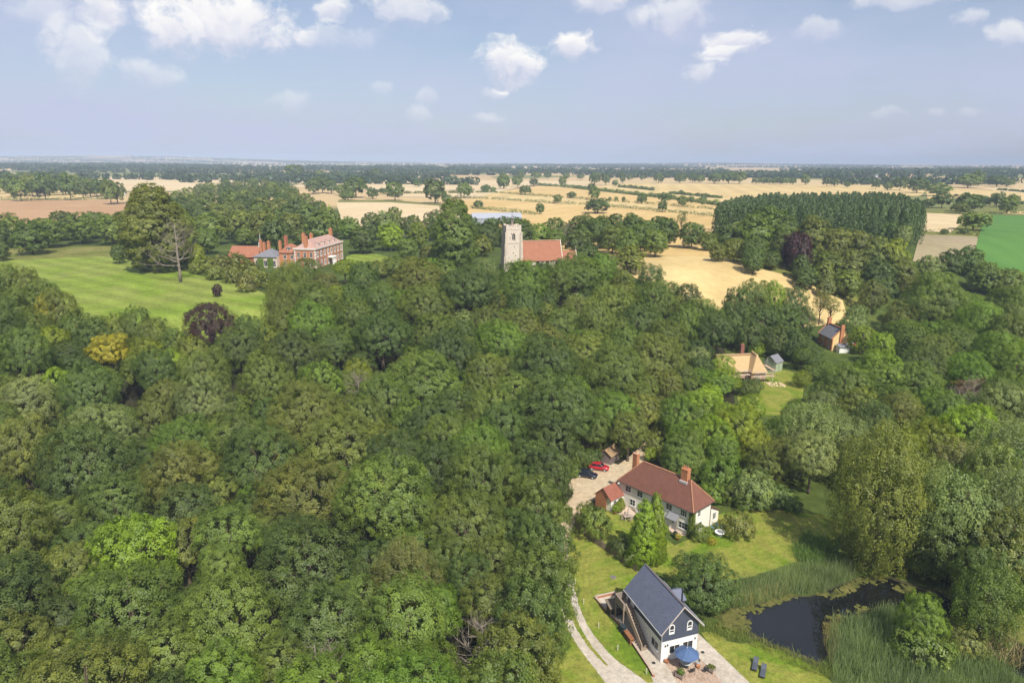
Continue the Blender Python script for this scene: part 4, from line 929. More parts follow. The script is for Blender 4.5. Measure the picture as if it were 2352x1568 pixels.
    V,F=leafquads(np.stack([x,y,z],1),N,L,L*.7,rng); inst('climber',npmesh('climber',V,F,np.repeat(np.clip(.5+rng.normal(size=n)*.15,0,.95),4),(LEAF,)),B,col=PAL['mid green'])
    return B
COT=cottage()
def cot(x,y):
    a=R_(-48); return 19.5+x*cos(a)-y*sin(a),112.1+x*sin(a)+y*cos(a)
def potc(lx,ly,*a,**k):
    x,y=cot(lx,ly); px,py=proj(x,y,.05); return pot(px,py,*a,**k)
potc(1.7,-1.5,.25,.4,'dark pot with tall golden cone shrub by the french doors',CLAYD,plant=('cypress','yellow green'),ps=(.27,.27,.17))
potc(1.9,-2.6,.25,.4,'dark pot with golden cone shrub near the brick wing',CLAYD,plant=('cypress','yellow green'),ps=(.3,.3,.15))
potc(1.9,-3.4,.28,.4,'terracotta pot with rounded lime shrub near the brick wing',TERRA,plant=('bush','lime green'),ps=(.27,.27,.45))
potc(11.9,-2.6,.25,.4,'dark pot with clipped lime ball shrub by the porch',CLAYD,plant=('bush','lime green'),ps=(.26,.26,.45))
potc(14.2,-2.3,.28,.35,'low terracotta pot with yellow shrub at the terrace end',TERRA,plant=('bush','yellow'),ps=(.24,.24,.25))
def bbq():
    x,y=cot(13.5,-2.0); o=thing('kettle_barbecue','black round barbecue under the cottage window','barbecue',(x,y,.05)); bk=plain('black_enamel',(.012,.012,.014),.2)
    MB().lathe([(.05,.55),(.34,.70),(.38,.82)],16).build('bowl',bk,o,True); MB().lathe([(.39,.83),(.36,.98),(.2,1.10),(.0,1.13)],16).build('lid',bk,o,True)
    for k in range(3): a=k*2.1; MB().tube([(.15*cos(a),.15*sin(a),.62),(.36*cos(a),.36*sin(a),0)],.02,5).build('leg',DARKM,o)
bbq()
def patioset(lx,ly,label,lab2):
    x,y=cot(lx,ly); o=thing('patio_table',label,'table',(x,y,.05),.3); tm=plain('grey_oak',(.38,.30,.25),.8)
    m=MB()
    for i in range(6): m.box(-.8,.8,-.44+i*.15,-.31+i*.15,.70,.74)
    m.build('tabletop',tm,o)
    for sx in (-1,1):
        for sy in (-1,1): MB().box(sx*.68-.04,sx*.68+.04,sy*.34-.04,sy*.34+.04,0,.70).build('leg',tm,o)
    p=thing('folded_parasol',lab2,'parasol',(x,y,.05)); MB().tube([(0,0,.0),(0,0,2.5)],.025,6).build('pole',TIMBER,p); MB().lathe([(.04,.95),(.17,1.05),(.13,1.7),(.06,2.4),(.02,2.55)],8).build('canopy',plain('beige_canvas',(.50,.43,.38),.9,.12,5),p)
    for k,(dx,dy,rz) in enumerate(((0,-.85,3.14),(0,.85,0),(-1.15,0,1.57))):
        c=chair(x+dx*cos(.3)-dy*sin(.3),y+dx*sin(.3)+dy*cos(.3),.3+rz,('wooden chair on the garden side of the patio table','wooden chair on the house side of the patio table','wooden chair at the end of the patio table')[k],tm,'chairs on the cottage patio')
patioset(4.6,-3.2,'grey wooden patio table outside the french doors','furled beige parasol standing over the patio table')
def roundtable():
    x,y=at(*cA(1995,1250)); o=thing('round_table','round white garden table on the lawn by the cottage end','table',(x,y,.03)); MB().lathe([(.85,.68),(.88,.70),(.86,.74)],24).build('tabletop',WHITE,o)
    MB().tube([(0,0,0),(0,0,.7)],.06,8).lathe([(.35,0),(.3,.05)],12).build('pedestal',WHITE,o)
    bl=plain('pale_blue_paint',(.18,.30,.38),.6)
    for (cx,cy,rz,l) in ((1910,1185,.9,'pale blue garden chair nearest the cottage wall'),(1960,1160,.2,'pale blue garden chair behind the white table'),(2025,1180,-.6,'pale blue garden chair beside the round bush')):
        X,Y=at(*cA(cx,cy)); chair(X,Y,rz,l,bl,'blue chairs by the white table')
roundtable()
def fence():
    P=[at(*cA(*p)) for p in ((330,1120),(390,1210),(480,1280),(560,1340),(640,1395),(690,1420),(760,1470),(860,1540),(960,1610),(1040,1670))]
    o=thing('garden_fence','weathered timber fence under the cottage garden shrubs','fence',(P[0][0],P[0][1],0)); ox,oy=P[0]
    pm=MB(); bm_=MB()
    for a,b in zip(P,P[1:]):
        d=Vector((b[0]-a[0],b[1]-a[1])); L=d.length; bm_.fr=pm.fr=Matrix.Translation((a[0]-ox,a[1]-oy,0))@Matrix.Rotation(math.atan2(d.y,d.x),4,'Z')
        n=max(3,int(L/.16))
        for i in range(n): bm_.box(i*L/n,(i+.82)*L/n,-.02,.02,.05,1.15+.04*((i*7)%3))
        bm_.box(0,L-.01,.021,.06,.3,.38).box(0,L-.01,.021,.06,.85,.93)
        MB_=MB(); MB_.fr=pm.fr; MB_.box(-.06,.06,.06,.16,0,1.3).build('post',OLDTIM,o)
    bm_.build('panel',plain('fence_boards',(.25,.20,.15),.9,.3,4),o)
fence()

# ------------------------------------------------------------------ shed, cars
def shed():
    x,y=at(*cA(745,440)); a=-.62
    o=thing('timber_shed','weathered timber shed with leaf strewn roof beside the lane','shed',(x,y,0),a)
    w,d,h=2.9,3.8,2.0
    MB().box(-w,0,0,d,0,h).prism([(-w,h),(0,h),(-w/2,h+1.0)],0,d).build('wall',striped('shed_boards',(.27,.22,.20),(.10,.08,.07),0,.2,.9,.14,1.5,.3),o)
    MB().slab([(-w-.25,-.3,h-.15),(-w-.25,d+.2,h-.15),(-w/2,d+.2,h+1.1),(-w/2,-.3,h+1.1)],.08).slab([(.25,-.3,h-.15),(-w/2,-.3,h+1.1),(-w/2,d+.2,h+1.1),(.25,d+.2,h-.15)],.08).build('roof',plain('leafy_roof',(.30,.20,.11),.95,.4,2.5,fine=10),o)
    dr=MB().box(-w+.25,-1.5,-.05,0,.05,1.9).box(-1.42,-.2,-.05,0,.05,1.9).build('door',plain('shed_door',(.19,.15,.14),.9,.3,4),o)
    MB().box(-1.56,-1.52,-.08,-.05,.9,1.1).build('handle',DARKM,dr)
    window(o,(0,1.9,1.05),R_(90),1.3,.6,2,1,mat=OLDTIM)
shed()
def car(px,py,rz,col,label,estate=False,sc=1.0):
    x,y=at(px,py); o=thing('parked_car',label,'car',(x,y,.04),rz,'cars parked in the yard'); o.scale=(sc,sc,sc)
    pm,nt,b=newmat('car_paint'); b.inputs['Base Color'].default_value=(*col,1); b.inputs['Roughness'].default_value=.3; b.inputs['Coat Weight'].default_value=.6; b.inputs['Specular IOR Level'].default_value=.5
    # x forwards; body as lofted sections (x, half width, sill z, shoulder z)
    secs=[(-2.02,.62,.42,.74),(-1.95,.76,.30,.88),(-1.5,.83,.24,.93),(-.6,.85,.22,.93),(.5,.85,.22,.90),(1.2,.83,.24,.86),(1.75,.77,.27,.76),(1.98,.66,.34,.66),(2.06,.5,.42,.58)]
    m=MB(); rings=[]
    for X,w,z0,z1 in secs:
        zm=(z0+z1)/2+.05; rings.append([m._p(p) for p in ((X,-w*.9,z0),(X,-w,zm),(X,-w*.93,z1),(X,-w*.5,z1+.03),(X,w*.5,z1+.03),(X,w*.93,z1),(X,w,zm),(X,w*.9,z0))])
    for a,c in zip(rings,rings[1:]):
        for k in range(8): m.f.append([a[k],a[(k+1)%8],c[(k+1)%8],c[k]]); m.m.append(0)
    m.f.append(rings[0][::-1]); m.f.append(rings[-1]); m.m+=[0,0]; bd=m.build('body',pm,o,True)
    rx=-1.75 if estate else -1.45
    cab=MB(); lo=[(rx-.18,.74,.93),(1.0,.74,.90)]; hi=[(rx+.18,.56,1.44),(.28,.58,1.44)]
    g=MB().solid([(lo[0][0],-.74,.90),(lo[1][0],-.74,.88),(lo[1][0],.74,.88),(lo[0][0],.74,.90)],[(hi[0][0],-.57,1.40),(hi[1][0],-.57,1.40),(hi[1][0],.57,1.40),(hi[0][0],.57,1.40)]).build('windscreen',GLASS,o,bevel=.03)
    MB().solid([(hi[0][0]-.05,-.60,1.385),(hi[1][0]+.05,-.60,1.385),(hi[1][0]+.05,.60,1.385),(hi[0][0]-.05,.60,1.385)],[(hi[0][0]+.02,-.52,1.455),(hi[1][0]-.02,-.52,1.46),(hi[1][0]-.02,.52,1.46),(hi[0][0]+.02,.52,1.455)]).build('roof',pm,o,bevel=.02)
    pl=MB()
    for sy in (-1,1):
        for (xa,xb) in ((lo[1][0],hi[1][0]),(-.35,-.33),(lo[0][0],hi[0][0])): pl.tube([(xa,sy*.745,.89),(xb,sy*.585,1.40)],.035,4)
    pl.build('pillar',pm,o)
    for X in (-1.28,1.3):
        for sy in (-1,1):
            t=MB().tube([(X,sy*.66,.31),(X,sy*.86,.31)],.31,14).build('wheel',plain('tyre',(.02,.02,.02),.9),o); MB().tube([(X,sy*.862,.31),(X,sy*.872,.31)],.2,10).build('rim',PALEC,t)
    for sy in (-1,1):
        MB().lathe([(.03,-.05),(.13,0),(.09,.05)],8,(1.9,sy*.5,.60),sx=.9).build('headlight',plain('lamp_glass',(.8,.8,.82),.15),o); MB().box(-2.0,-1.93,sy*.62-.1,sy*.62+.1,.68,.84).build('tail_light',plain('red_lens',(.4,.01,.01),.3),o)
        MB().box(.78,.90,sy*.86-.08,sy*.86+.08,.92,1.04).build('wing_mirror',pm,o)
    MB().box(2.0,2.075,-.24,.24,.40,.50).build('number_plate',WHITE,o)
car(*cA(605,490),-.30,(.42,.008,.022),'red hatchback parked in front of the timber shed')
car(*cA(470,575),-.38,(.008,.012,.028),'dark blue saloon parked in the lane yard')
car(*cA(325,548),-.40,(.012,.013,.015),'black car half hidden under the wood edge',True)

# ------------------------------------------------------------------ church
def church():
    x,y=at(1176,620); z=h1(x,y); B=thing('church','flint church with square tower and long orange tiled nave','church',(x,y,z-.3),R_(12))
    w=3.0; FL=plain('flint_rubble',(.62,.535,.44),.95,.14,.45,fine=3.0)
    t=thing('tower',None,None); t.parent=B
    m=MB().box(-w,w,-w,w,0,17.2); m.build('wall',FL,t)
    m=MB().box(-w-.12,w+.12,-w-.12,w+.12,11.2,11.5).box(-w-.1,w+.1,-w-.1,w+.1,16.4,16.65).build('string_course',STONE,t)
    m=MB()   # worn parapet
    for s in range(4):
        m.fr=Matrix.Rotation(s*pi/2,4,'Z')
        for i in range(5): m.box(-w+.05+i*1.2,-w+.05+i*1.2+(1.08 if i<4 else 1.1),-w,-w+.35,17.2,17.9+(.35 if i in (0,4) else .1*(i%2)))
    m.build('parapet',FL,t)
    for sx in (-1,1):
        for (bx,by,dx,dy) in ((sx*w,-w,.35,.9),(sx*w,w,.35,.9)):
            mm=MB()
            for (z0,z1,k) in ((0,6,1),(6,11,.72),(11,15.5,.45)): mm.box(bx-.45,bx+.45,by+(-.9*k if by<0 else 0),by+(0 if by<0 else .9*k),z0,z1); mm.box(bx+(-.9*k if sx<0 else 0),bx+(0 if sx<0 else .9*k),by-.45,by+.45,z0,z1)
            mm.build('buttress',STONE,t)
    def belfry(ang):
        f=MB(); f.fr=Matrix.Rotation(ang,4,'Z')@Matrix.Translation((0,-w,12.6))
        f.box(-.75,-.60,-.08,0,0,1.8).box(.60,.75,-.08,0,0,1.8).box(-.07,.07,-.07,0,0,1.9).box(-.85,.85,-.12,0,-.15,0)
        f.prism([(-.75,1.8),(-.45,2.45),(0,2.75),(.45,2.45),(.75,1.8),(.6,1.8),(.35,2.3),(0,2.55),(-.35,2.3),(-.6,1.8)],-.08,0)
        a=f.build('belfry_window',STONE,t); g=MB(); g.fr=f.fr; g.poly([(-.62,-.02,0),(.62,-.02,0),(.62,-.02,1.8),(.3,-.02,2.35),(0,-.02,2.6),(-.3,-.02,2.35),(-.62,-.02,1.8)]).build('louvre',plain('dark_louvre',(.06,.055,.05),.9),a)
    for k in range(4): belfry(k*pi/2)
    sl=MB()
    for (x0,z0) in ((-.9,14.6),(-1.5,13),(-.2,7.2),(-1.9,5.3),(.8,6.1),(.3,9.6)): sl.box(x0-.14,x0+.14,-w-.015,-w+.01,z0,z0+.5)
    sl.build('slit_window',plain('dark_louvre',(.06,.055,.05),.9),t)
    cp=MB().lathe([(1.05,17.2),(.85,17.9),(.5,18.3),(.42,19.3)],8).build('turret_base',plain('old_lead',(.30,.22,.19),.8),t)
    tt=MB()
    for k in range(6): a=k*pi/3; tt.tube([(.42*cos(a),.42*sin(a),19.2),(.40*cos(a),.40*sin(a),20.6)],.07,5)
    tt.lathe([(.58,20.6),(.5,20.75),(.2,21.5),(.06,22.4),(.03,23.6)],8).build('bell_turret',plain('grey_lead',(.28,.26,.27),.7),t)
    MB().box(-.35,.35,-.01,.01,23.1,23.3).build('weather_vane',DARKM,t)
    # nave and chancel
    n0,n1,ny=w,19.6,3.9
    nv=thing('nave',None,None); nv.parent=B
    MB().box(n0,n1,-ny,ny,0,4.6).prism([(-ny,4.6),(ny,4.6),(0,11.3)],n0,n1,'x').build('wall',FL,nv)
    rf=MB().slab([(n0+.02,-ny-.4,4.2),(n1-.1,-ny-.4,4.2),(n1-.1,0,11.75),(n0+.02,0,11.75)],.18).slab([(n0+.02,ny+.4,4.2),(n0+.02,0,11.75),(n1-.1,0,11.75),(n1-.1,ny+.4,4.2)],.18).build('roof',TILEO,nv)
    MB().tube([(n0+.05,0,11.78),(n1,0,11.78)],.16,6).build('ridge_tile',plain('pale_ridge',(.5,.34,.22),.9),rf)
    g=MB()
    for s in (-1,1): g.solid([(n1-.1,s*(ny+.5),4.3),(n1-.1,s*(ny+.5),4.0),(n1-.1,0,11.7),(n1-.1,0,12.1)],[(n1+.25,s*(ny+.5),4.3),(n1+.25,s*(ny+.5),4.0),(n1+.25,0,11.7),(n1+.25,0,12.1)])
    g.build('gable_coping',STONE,nv)
    ch=thing('chancel',None,None); ch.parent=B; c1_,cy_=26.2,2.9
    MB().box(n1,c1_,-cy_,cy_,0,3.4).prism([(-cy_,3.4),(cy_,3.4),(0,7.2)],n1,c1_,'x').build('wall',FL,ch)
    MB().slab([(n1+.26,-cy_-.35,3.05),(c1_-.1,-cy_-.35,3.05),(c1_-.1,0,7.55),(n1+.26,0,7.55)],.16).slab([(n1+.26,cy_+.35,3.05),(n1+.26,0,7.55),(c1_-.1,0,7.55),(c1_-.1,cy_+.35,3.05)],.16).build('roof',TILEO,ch)
    g=MB()
    for s in (-1,1): g.solid([(c1_-.1,s*(cy_+.4),3.1),(c1_-.1,s*(cy_+.4),2.85),(c1_-.1,0,7.5),(c1_-.1,0,7.85)],[(c1_+.2,s*(cy_+.4),3.1),(c1_+.2,s*(cy_+.4),2.85),(c1_+.2,0,7.5),(c1_+.2,0,7.85)])
    g.build('gable_coping',STONE,ch); MB().box(c1_-.02,c1_+.12,-.06,.06,7.8,9.3).box(c1_-.02,c1_+.12,-.35,.35,8.7,8.82).build('gable_cross',STONE,ch)
    for i in range(4): window(nv,(n0+2.5+i*4,-ny,1.6),0,1.5,2.6,3,1,mat=STONE)
church()

# ------------------------------------------------------------------ brick hall
def hall():
    x,y=at(727,617); z=h1(x,y); a=math.atan2(29,4.3)   # local x runs along the entrance front
    B=thing('brick_hall','large red brick country hall with white windows and tall chimneys','hall',(x,y,z-.2),a)
    L,D,E=28.0,9.0,7.4; WS=plain('sash_white',(.84,.80,.76),.6,.06)
    MB().box(0,L,0,D,0,E).build('wall',BRICKO,B)
    MB().box(-.22,L+.22,-.22,D+.22,E,E+.28).box(-.1,L+.1,-.1,D+.1,3.75,3.95).build('cornice',plain('cornice',(.50,.36,.28),.8),B)
    for xx in (0,L):
        for yy in (0,D):
            q=MB()
            for k in range(11): ww=.42 if k%2 else .62; q.box(xx-(ww if xx else .04),xx+(.04 if xx else ww),yy-(ww if yy else .04),yy+(.04 if yy else ww),k*.66+.02,k*.66+.6)
            q.build('quoin',plain('quoin_stone',(.72,.63,.57),.8),B)
    rf=hiproof(MB(),-.3,L+.3,-.3,D+.3,E+.28,E+4.0,4.5,4.5,.15).build('roof',plain('mossy_tiles',(.42,.27,.22),.9,.25,1.2,fine=5),B)
    MB().box(-.3,L+.3,-.34,-.1,E+.28,E+.95).box(-.34,-.1,-.3,D+.3,E+.28,E+.95).build('parapet',plain('pale_parapet',(.68,.58,.52),.85,.15),B)
    for i in range(4):
        x0=5.0+i*5.4; d=MB().box(x0,x0+1.5,.9,3.6,E+.6,E+2.35).build('dormer',plain('dormer_cheek',(.60,.52,.48),.8),B)
        MB().slab([(x0-.15,.7,E+2.35),(x0+1.65,.7,E+2.35),(x0+1.65,3.9,E+2.75),(x0-.15,3.9,E+2.75)],.1).build('roof',plain('mossy_tiles',(.42,.27,.22),.9),d); window(d,(x0+.75,.9,E+1.1),0,1.0,1.1,2,2,False,mat=WS)
    for i in range(8):
        x0=2.0+i*3.45
        for zz,hh in ((.6,2.5),(4.55,2.3)): window(B,(x0,0,zz),0,1.6,hh,2,4,True,mat=WS,bar=.09,fw=.24)
    pt=thing('porch',None,None); pt.parent=B
    MB().box(11.6,15.4,-2.4,-.02,3.1,3.6).build('entablature',WS,pt)
    for xx in (11.9,13.0,14.0,15.1): MB().lathe([(.2,0),(.17,3.1)],8,(xx,-2.1,0)).build('column',WS,pt)
    for (cx,cy,h,ww) in ((6.5,7.6,13.4,1.5),(14,7.8,12.6,1.2),(L-1.5,4.5,13.6,1.6),(1.2,4.2,12.8,1.6)): chimney(B,cx,cy,E,h,ww,1.0,3,BRICKO)
    # garden side: gabled cross wing then lower wings running away to the left (local +y)
    cw=thing('cross_wing',None,None); cw.parent=B
    MB().box(1.0,9,D+.02,D+7,0,6.2).build('wall',BRICKO,cw); hiproof(MB(),.6,9.3,D+.02,D+7.3,6.1,9.4,3,3,.14).build('roof',TILEO,cw)
    d=MB().box(1.5,3,D+2.2,D+3.6,6.4,8.0).build('dormer',WS,cw); MB().slab([(1.1,D+2.0,8.0),(3.2,D+2.0,8.0),(3.2,D+3.8,8.3),(1.1,D+3.8,8.3)],.1).build('roof',SLATEL,d); window(d,(1.5,D+2.9,6.8),R_(-90),.9,1.0,2,2,False,mat=WS)
    for yy in (D+1.6,D+4.6): window(cw,(1.0,yy,3.6),R_(-90),1.2,1.8,2,3,mat=WS); window(cw,(1.0,yy,.7),R_(-90),1.2,1.9,2,3,mat=WS)
    chimney(cw,5,D+5.6,7.5,12.4,1.4,1.1,2,BRICK)
    for yy in (1.8,4.5,7.2): window(B,(0,yy,4.55),R_(-90),1.2,2.1,2,4,mat=WS); window(B,(0,yy,.6),R_(-90),1.2,2.4,2,4,mat=WS)
    gw=thing('garden_wing',None,None); gw.parent=B
    MB().box(-1.0,7,D+7.02,D+17,0,4.6).build('wall',plain('pale_garden_wall',(.55,.45,.36),.85,.12),gw); hiproof(MB(),-1.4,7.4,D+7.02,D+17.4,4.5,7.2,4.4,2,.14).build('roof',SLATEL,gw)
    for yy in (D+8.4,D+12,D+15.6): window(gw,(-1.0,yy,.7),R_(-90),1.5,2.4,2,3,mat=WS)
    for cy,h in ((D+8.0,10.4),(D+13,10.2),(D+15,9.6),(D+16.4,10.6)): chimney(gw,4.5,cy,5.5,h,1.1,.9,2,BRICKO)
    rng=np.random.default_rng(8); n=1500; yy=rng.uniform(D+8.8,D+15.4,n); yy=np.where(np.abs(yy-D-12)<.9,yy+2,yy); zz=rng.random(n)*3.9
    V,F=leafquads(np.stack([-1.06-.2*rng.random(n),yy,zz],1),nrm(np.array([[-1,0,.3]])+rng.normal(size=(n,3))*.5),.22,.16,rng); inst('climber',npmesh('climber',V,F,np.repeat(np.clip(.5+rng.normal(size=n)*.15,0,.95),4),(LEAF,)),gw,col=PAL['bright green'])
    sb=thing('service_wing',None,None); sb.parent=B
    MB().box(6,14,D+17.4,D+32,0,3.4).build('wall',BRICK,sb); MB().slab([(5.5,D+17.1,3.2),(5.5,D+32.4,3.2),(10,D+32.4,7.4),(10,D+17.1,7.4)],.15).slab([(14.5,D+17.1,3.2),(10,D+17.1,7.4),(10,D+32.4,7.4),(14.5,D+32.4,3.2)],.15).build('roof',TILEO,sb)
    MB().prism([(6.03,3.4),(13.97,3.4),(10,7.1)],D+17.4,D+32).build('gable_wall',BRICK,sb)
    # cupola and flag pole on the service range
    MB().box(9.4,10.6,D+19,D+20.2,7.0,8.4).lathe([(.95,8.4),(.7,8.9),(.15,10.4),(.05,12.6)],8,(10,D+19.6,0)).build('cupola',plain('white_lead',(.6,.6,.6),.6),B)
hall()
def marquee():
    x,y=at(*cE(690,695)); z=h1(x,y); o=thing('garden_marquee','white pointed garden marquee against the hall','marquee',(x,y,z),.2); cv=plain('white_canvas',(.8,.77,.7),.8,.05)
    MB().lathe([(2.6,2.5),(2.5,2.62),(1.7,3.1),(.8,3.9),(.25,4.9),(.03,5.6)],12).build('canopy',cv,o)
    for k in range(6): a=k*pi/3; MB().tube([(2.45*cos(a),2.45*sin(a),0),(2.45*cos(a),2.45*sin(a),2.55)],.06,6).build('pole',WHITE,o)
marquee()
def simplehouse(px,py,rz,w,d,e,r,wm,rm,label,name='farmhouse',cat='house',group='far farm buildings',chim=True):
    x,y=at(px,py); o=thing(name,label,cat,(x,y,h1(x,y)-.2),rz,group)
    MB().box(-w/2,w/2,-d/2,d/2,0,e).prism([(-d/2,e),(d/2,e),(0,r)],-w/2,w/2,'x').build('wall',wm,o)
    rf=MB().slab([(-w/2-.3,-d/2-.4,e-.25),(w/2+.3,-d/2-.4,e-.25),(w/2+.3,0,r+.25),(-w/2-.3,0,r+.25)],.2).slab([(-w/2-.3,d/2+.4,e-.25),(-w/2-.3,0,r+.25),(w/2+.3,0,r+.25),(w/2+.3,d/2+.4,e-.25)],.2).build('roof',rm,o)
    if chim: chimney(rf,w/2-.8,0,r-.5,r+1.6,1,.8,1)
    if name=='farmhouse':
        for xx in (-w/4,w/4): window(o,(xx,-d/2,.9),0,1.1,1.3,2,2); window(o,(xx,-d/2,e-1.7),0,1.1,1.2,2,2)
    return o
PALER=plain('shed_sheeting',(.34,.36,.40),.6,.06)
x,y=at(1122,500)
simplehouse(1140,512,.12,34,15,4.0,7.0,PALER,PALER,'long pale farm shed behind the church trees','farm_shed','shed',None,False)
for (px,py,k,l) in ((c1(1040,420)[0],c1(1040,420)[1],0,'small white house beyond the big lime tree'),(*c2(1725,268),1,'tiny cottage in front of the far wood belt'),(*c4(1220,240),0,'white speck of a house below the far right woods'),(*c1(20,190),0,'white house at the far left edge'),(*c4(170,160),2,'pale barn among woods on the far right skyline'),(*c3(960,150),0,'white house far off near the centre skyline'),(*c3(1420,195),2,'small pale barn on the far plain')):
    simplehouse(px,py,.4+k,11+3*k,7,5,8.5,(WHITE,CREAM,PALER)[k],(SLATEL,TILEO,PALER)[k],l)
# pale garden wall behind the hall
P=[at(*cE(*p)) for p in ((800,345),(900,345),(1000,352),(1040,356))]
lowwall(P,2.6,.4,'tall pinkish garden wall behind the hall',plain('pink_wall',(.45,.33,.26),.9),'garden_wall')

# ------------------------------------------------------------------ thatched cottage with scaffold, green shed, yellow cottage
def thatched():
    x,y=at(*cD(700,1215)); B=thing('thatched_cottage','thatched cottage with fresh straw roof being rethatched','house',(x,y,h1(x,y)),R_(8))
    m=MB().box(-7,5.5,0,5.5,0,2.6).box(1.2,5.4,-2.0,0,0,2.6); m.build('wall',plain('pink_cottage',(.45,.30,.22),.9,.1),B)
    t=MB(); 
    t.slab([(-7.6,-.7,2.35),(5.8,-.7,2.35),(5.0,2.75,6.6),(-7.6,2.75,6.4)],.45).slab([(5.8,6.2,2.35),(-7.6,6.2,2.35),(-7.6,2.75,6.4),(5.0,2.75,6.6)],.45)
    rf=t.build('roof',THATCH,B,bevel=.12)
    g=MB().slab([(.9,-2.7,2.4),(.9,2.7,2.9),(3.3,2.9,7.5),(3.3,-.1,7.3)],.4).slab([(5.9,-2.7,2.4),(3.3,-.1,7.3),(3.3,2.9,7.5),(5.9,2.7,2.9)],.4).slab([(.9,-2.7,2.4),(5.9,-2.7,2.4),(3.3,-.1,7.3)],.4).build('cross_gable',THATCH,rf,bevel=.1)
    MB().box(-7.7,3.0,2.35,3.15,6.35,6.75).build('ridge',plain('thatch_ridge',(.42,.29,.15),.95,.2,2),rf,bevel=.1)
    chimney(rf,.3,3.1,6.0,9.3,1.0,.8,2,plain('dark_brick',(.24,.10,.075),.9,.25,3))
    for x0 in (-5,-2): window(B,(x0,0,.9),0,1.2,1.1,2,2)
    window(B,(3.3,-2.0,.9),0,1.2,1.1,2,2)
    s=thing('scaffold','pale metal scaffold with plank decks round the thatched cottage','scaffold',(x,y,h1(x,y)),R_(8)); sm=plain('scaffold_tube',(.50,.46,.42),.5)
    up=MB(); lg=MB()
    for i in range(7):
        xx=-7+i*2.2
        for yy in (-1.4,-2.6): 
            if xx>.6: yy-=1.9
            up.tube([(xx,yy,0),(xx,yy,3.6 if yy>-2 else 3.6)],.05,5)
    up.tube([(6.9,-3.5,0),(6.9,-3.5,6)],.05,5); up.tube([(6.9,.5,0),(6.9,.5,6)],.05,5); up.build('upright',sm,s)
    for zz in (2.0,3.0,3.5): lg.tube([(-7.2,-2.6,zz),(.7,-2.6,zz)],.04,5); lg.tube([(.6,-4.5,zz),(7,-4.5,zz)],.04,5); lg.tube([(6.9,-4.5,zz),(6.9,1,zz)],.04,5)
    lg.build('ledger',sm,s); MB().box(-7.2,.6,-2.5,-1.4,1.98,2.05).box(.7,6.9,-4.4,-3.3,1.98,2.05).box(6.2,7.1,-4.3,1.2,3.6,3.66).build('plank_deck',plain('planks',(.46,.32,.22),.9,.2,3),s)
    l=thing('ladder','pale ladder leaning on the thatched roof','ladder',(x,y,h1(x,y)),R_(8)); m=MB()
    for xx in (-6.6,-6.15): m.tube([(xx,-3.2,0),(xx,-1.0,3.6)],.035,5)
    m.build('rail',WHITE,l); m=MB()
    for k in range(10): t_=(k+.5)/10; m.tube([(-6.6,-3.2+2.2*t_,3.6*t_),(-6.15,-3.2+2.2*t_,3.6*t_)],.02,4)
    m.build('rung',WHITE,l)
    rg=random.Random(5); m=MB()
    for k in range(40):
        a,b=rg.uniform(4.5,8.5),rg.uniform(-8,-4.2); r=rg.uniform(.15,.5); m.lathe([(r,0),(r*.8,r*.5),(r*.2,r*.7)],6,(a,b,0))
    o=m.build('straw_heap',plain('straw',(.55,.42,.28),.95,.3,3)); o.location=(x,y,h1(x,y)); o.rotation_euler=(0,0,R_(8)); tag(o,'litter of pale straw and rubble below the thatched cottage','straw',kind='stuff')
thatched()
def greenshed():
    x,y=at(*cD(1140,1115)); o=thing('garden_shed','pale green timber shed with slate roof beside the thatched cottage','shed',(x,y,h1(x,y)),R_(38))
    gm=striped('pale_green_boards',(.36,.42,.29),(.22,.26,.18),2,.16,.8,.14,1,.12); w,d,h=3.6,4.0,3.0
    MB().box(-w,0,0,d,0,h).prism([(0,h),(d,h),(d/2,h+1.5)],-w,0,'x').build('wall',gm,o)
    MB().slab([(-w-.2,-.3,h-.15),(.2,-.3,h-.15),(.2,d/2,h+1.7),(-w-.2,d/2,h+1.7)],.1).slab([(.2,d+.3,h-.15),(-w-.2,d+.3,h-.15),(-w-.2,d/2,h+1.7),(.2,d/2,h+1.7)],.1).build('roof',SLATEL,o)
    dr=MB().box(-2.4,-1.4,-.05,0,.05,2.1).build('door',plain('shed_green_door',(.28,.34,.24),.8),o); MB().box(-1.5,-1.45,-.08,-.05,1,1.1).build('handle',DARKM,dr); window(o,(0,d/2,1.2),R_(90),.9,.9,2,2)
greenshed()
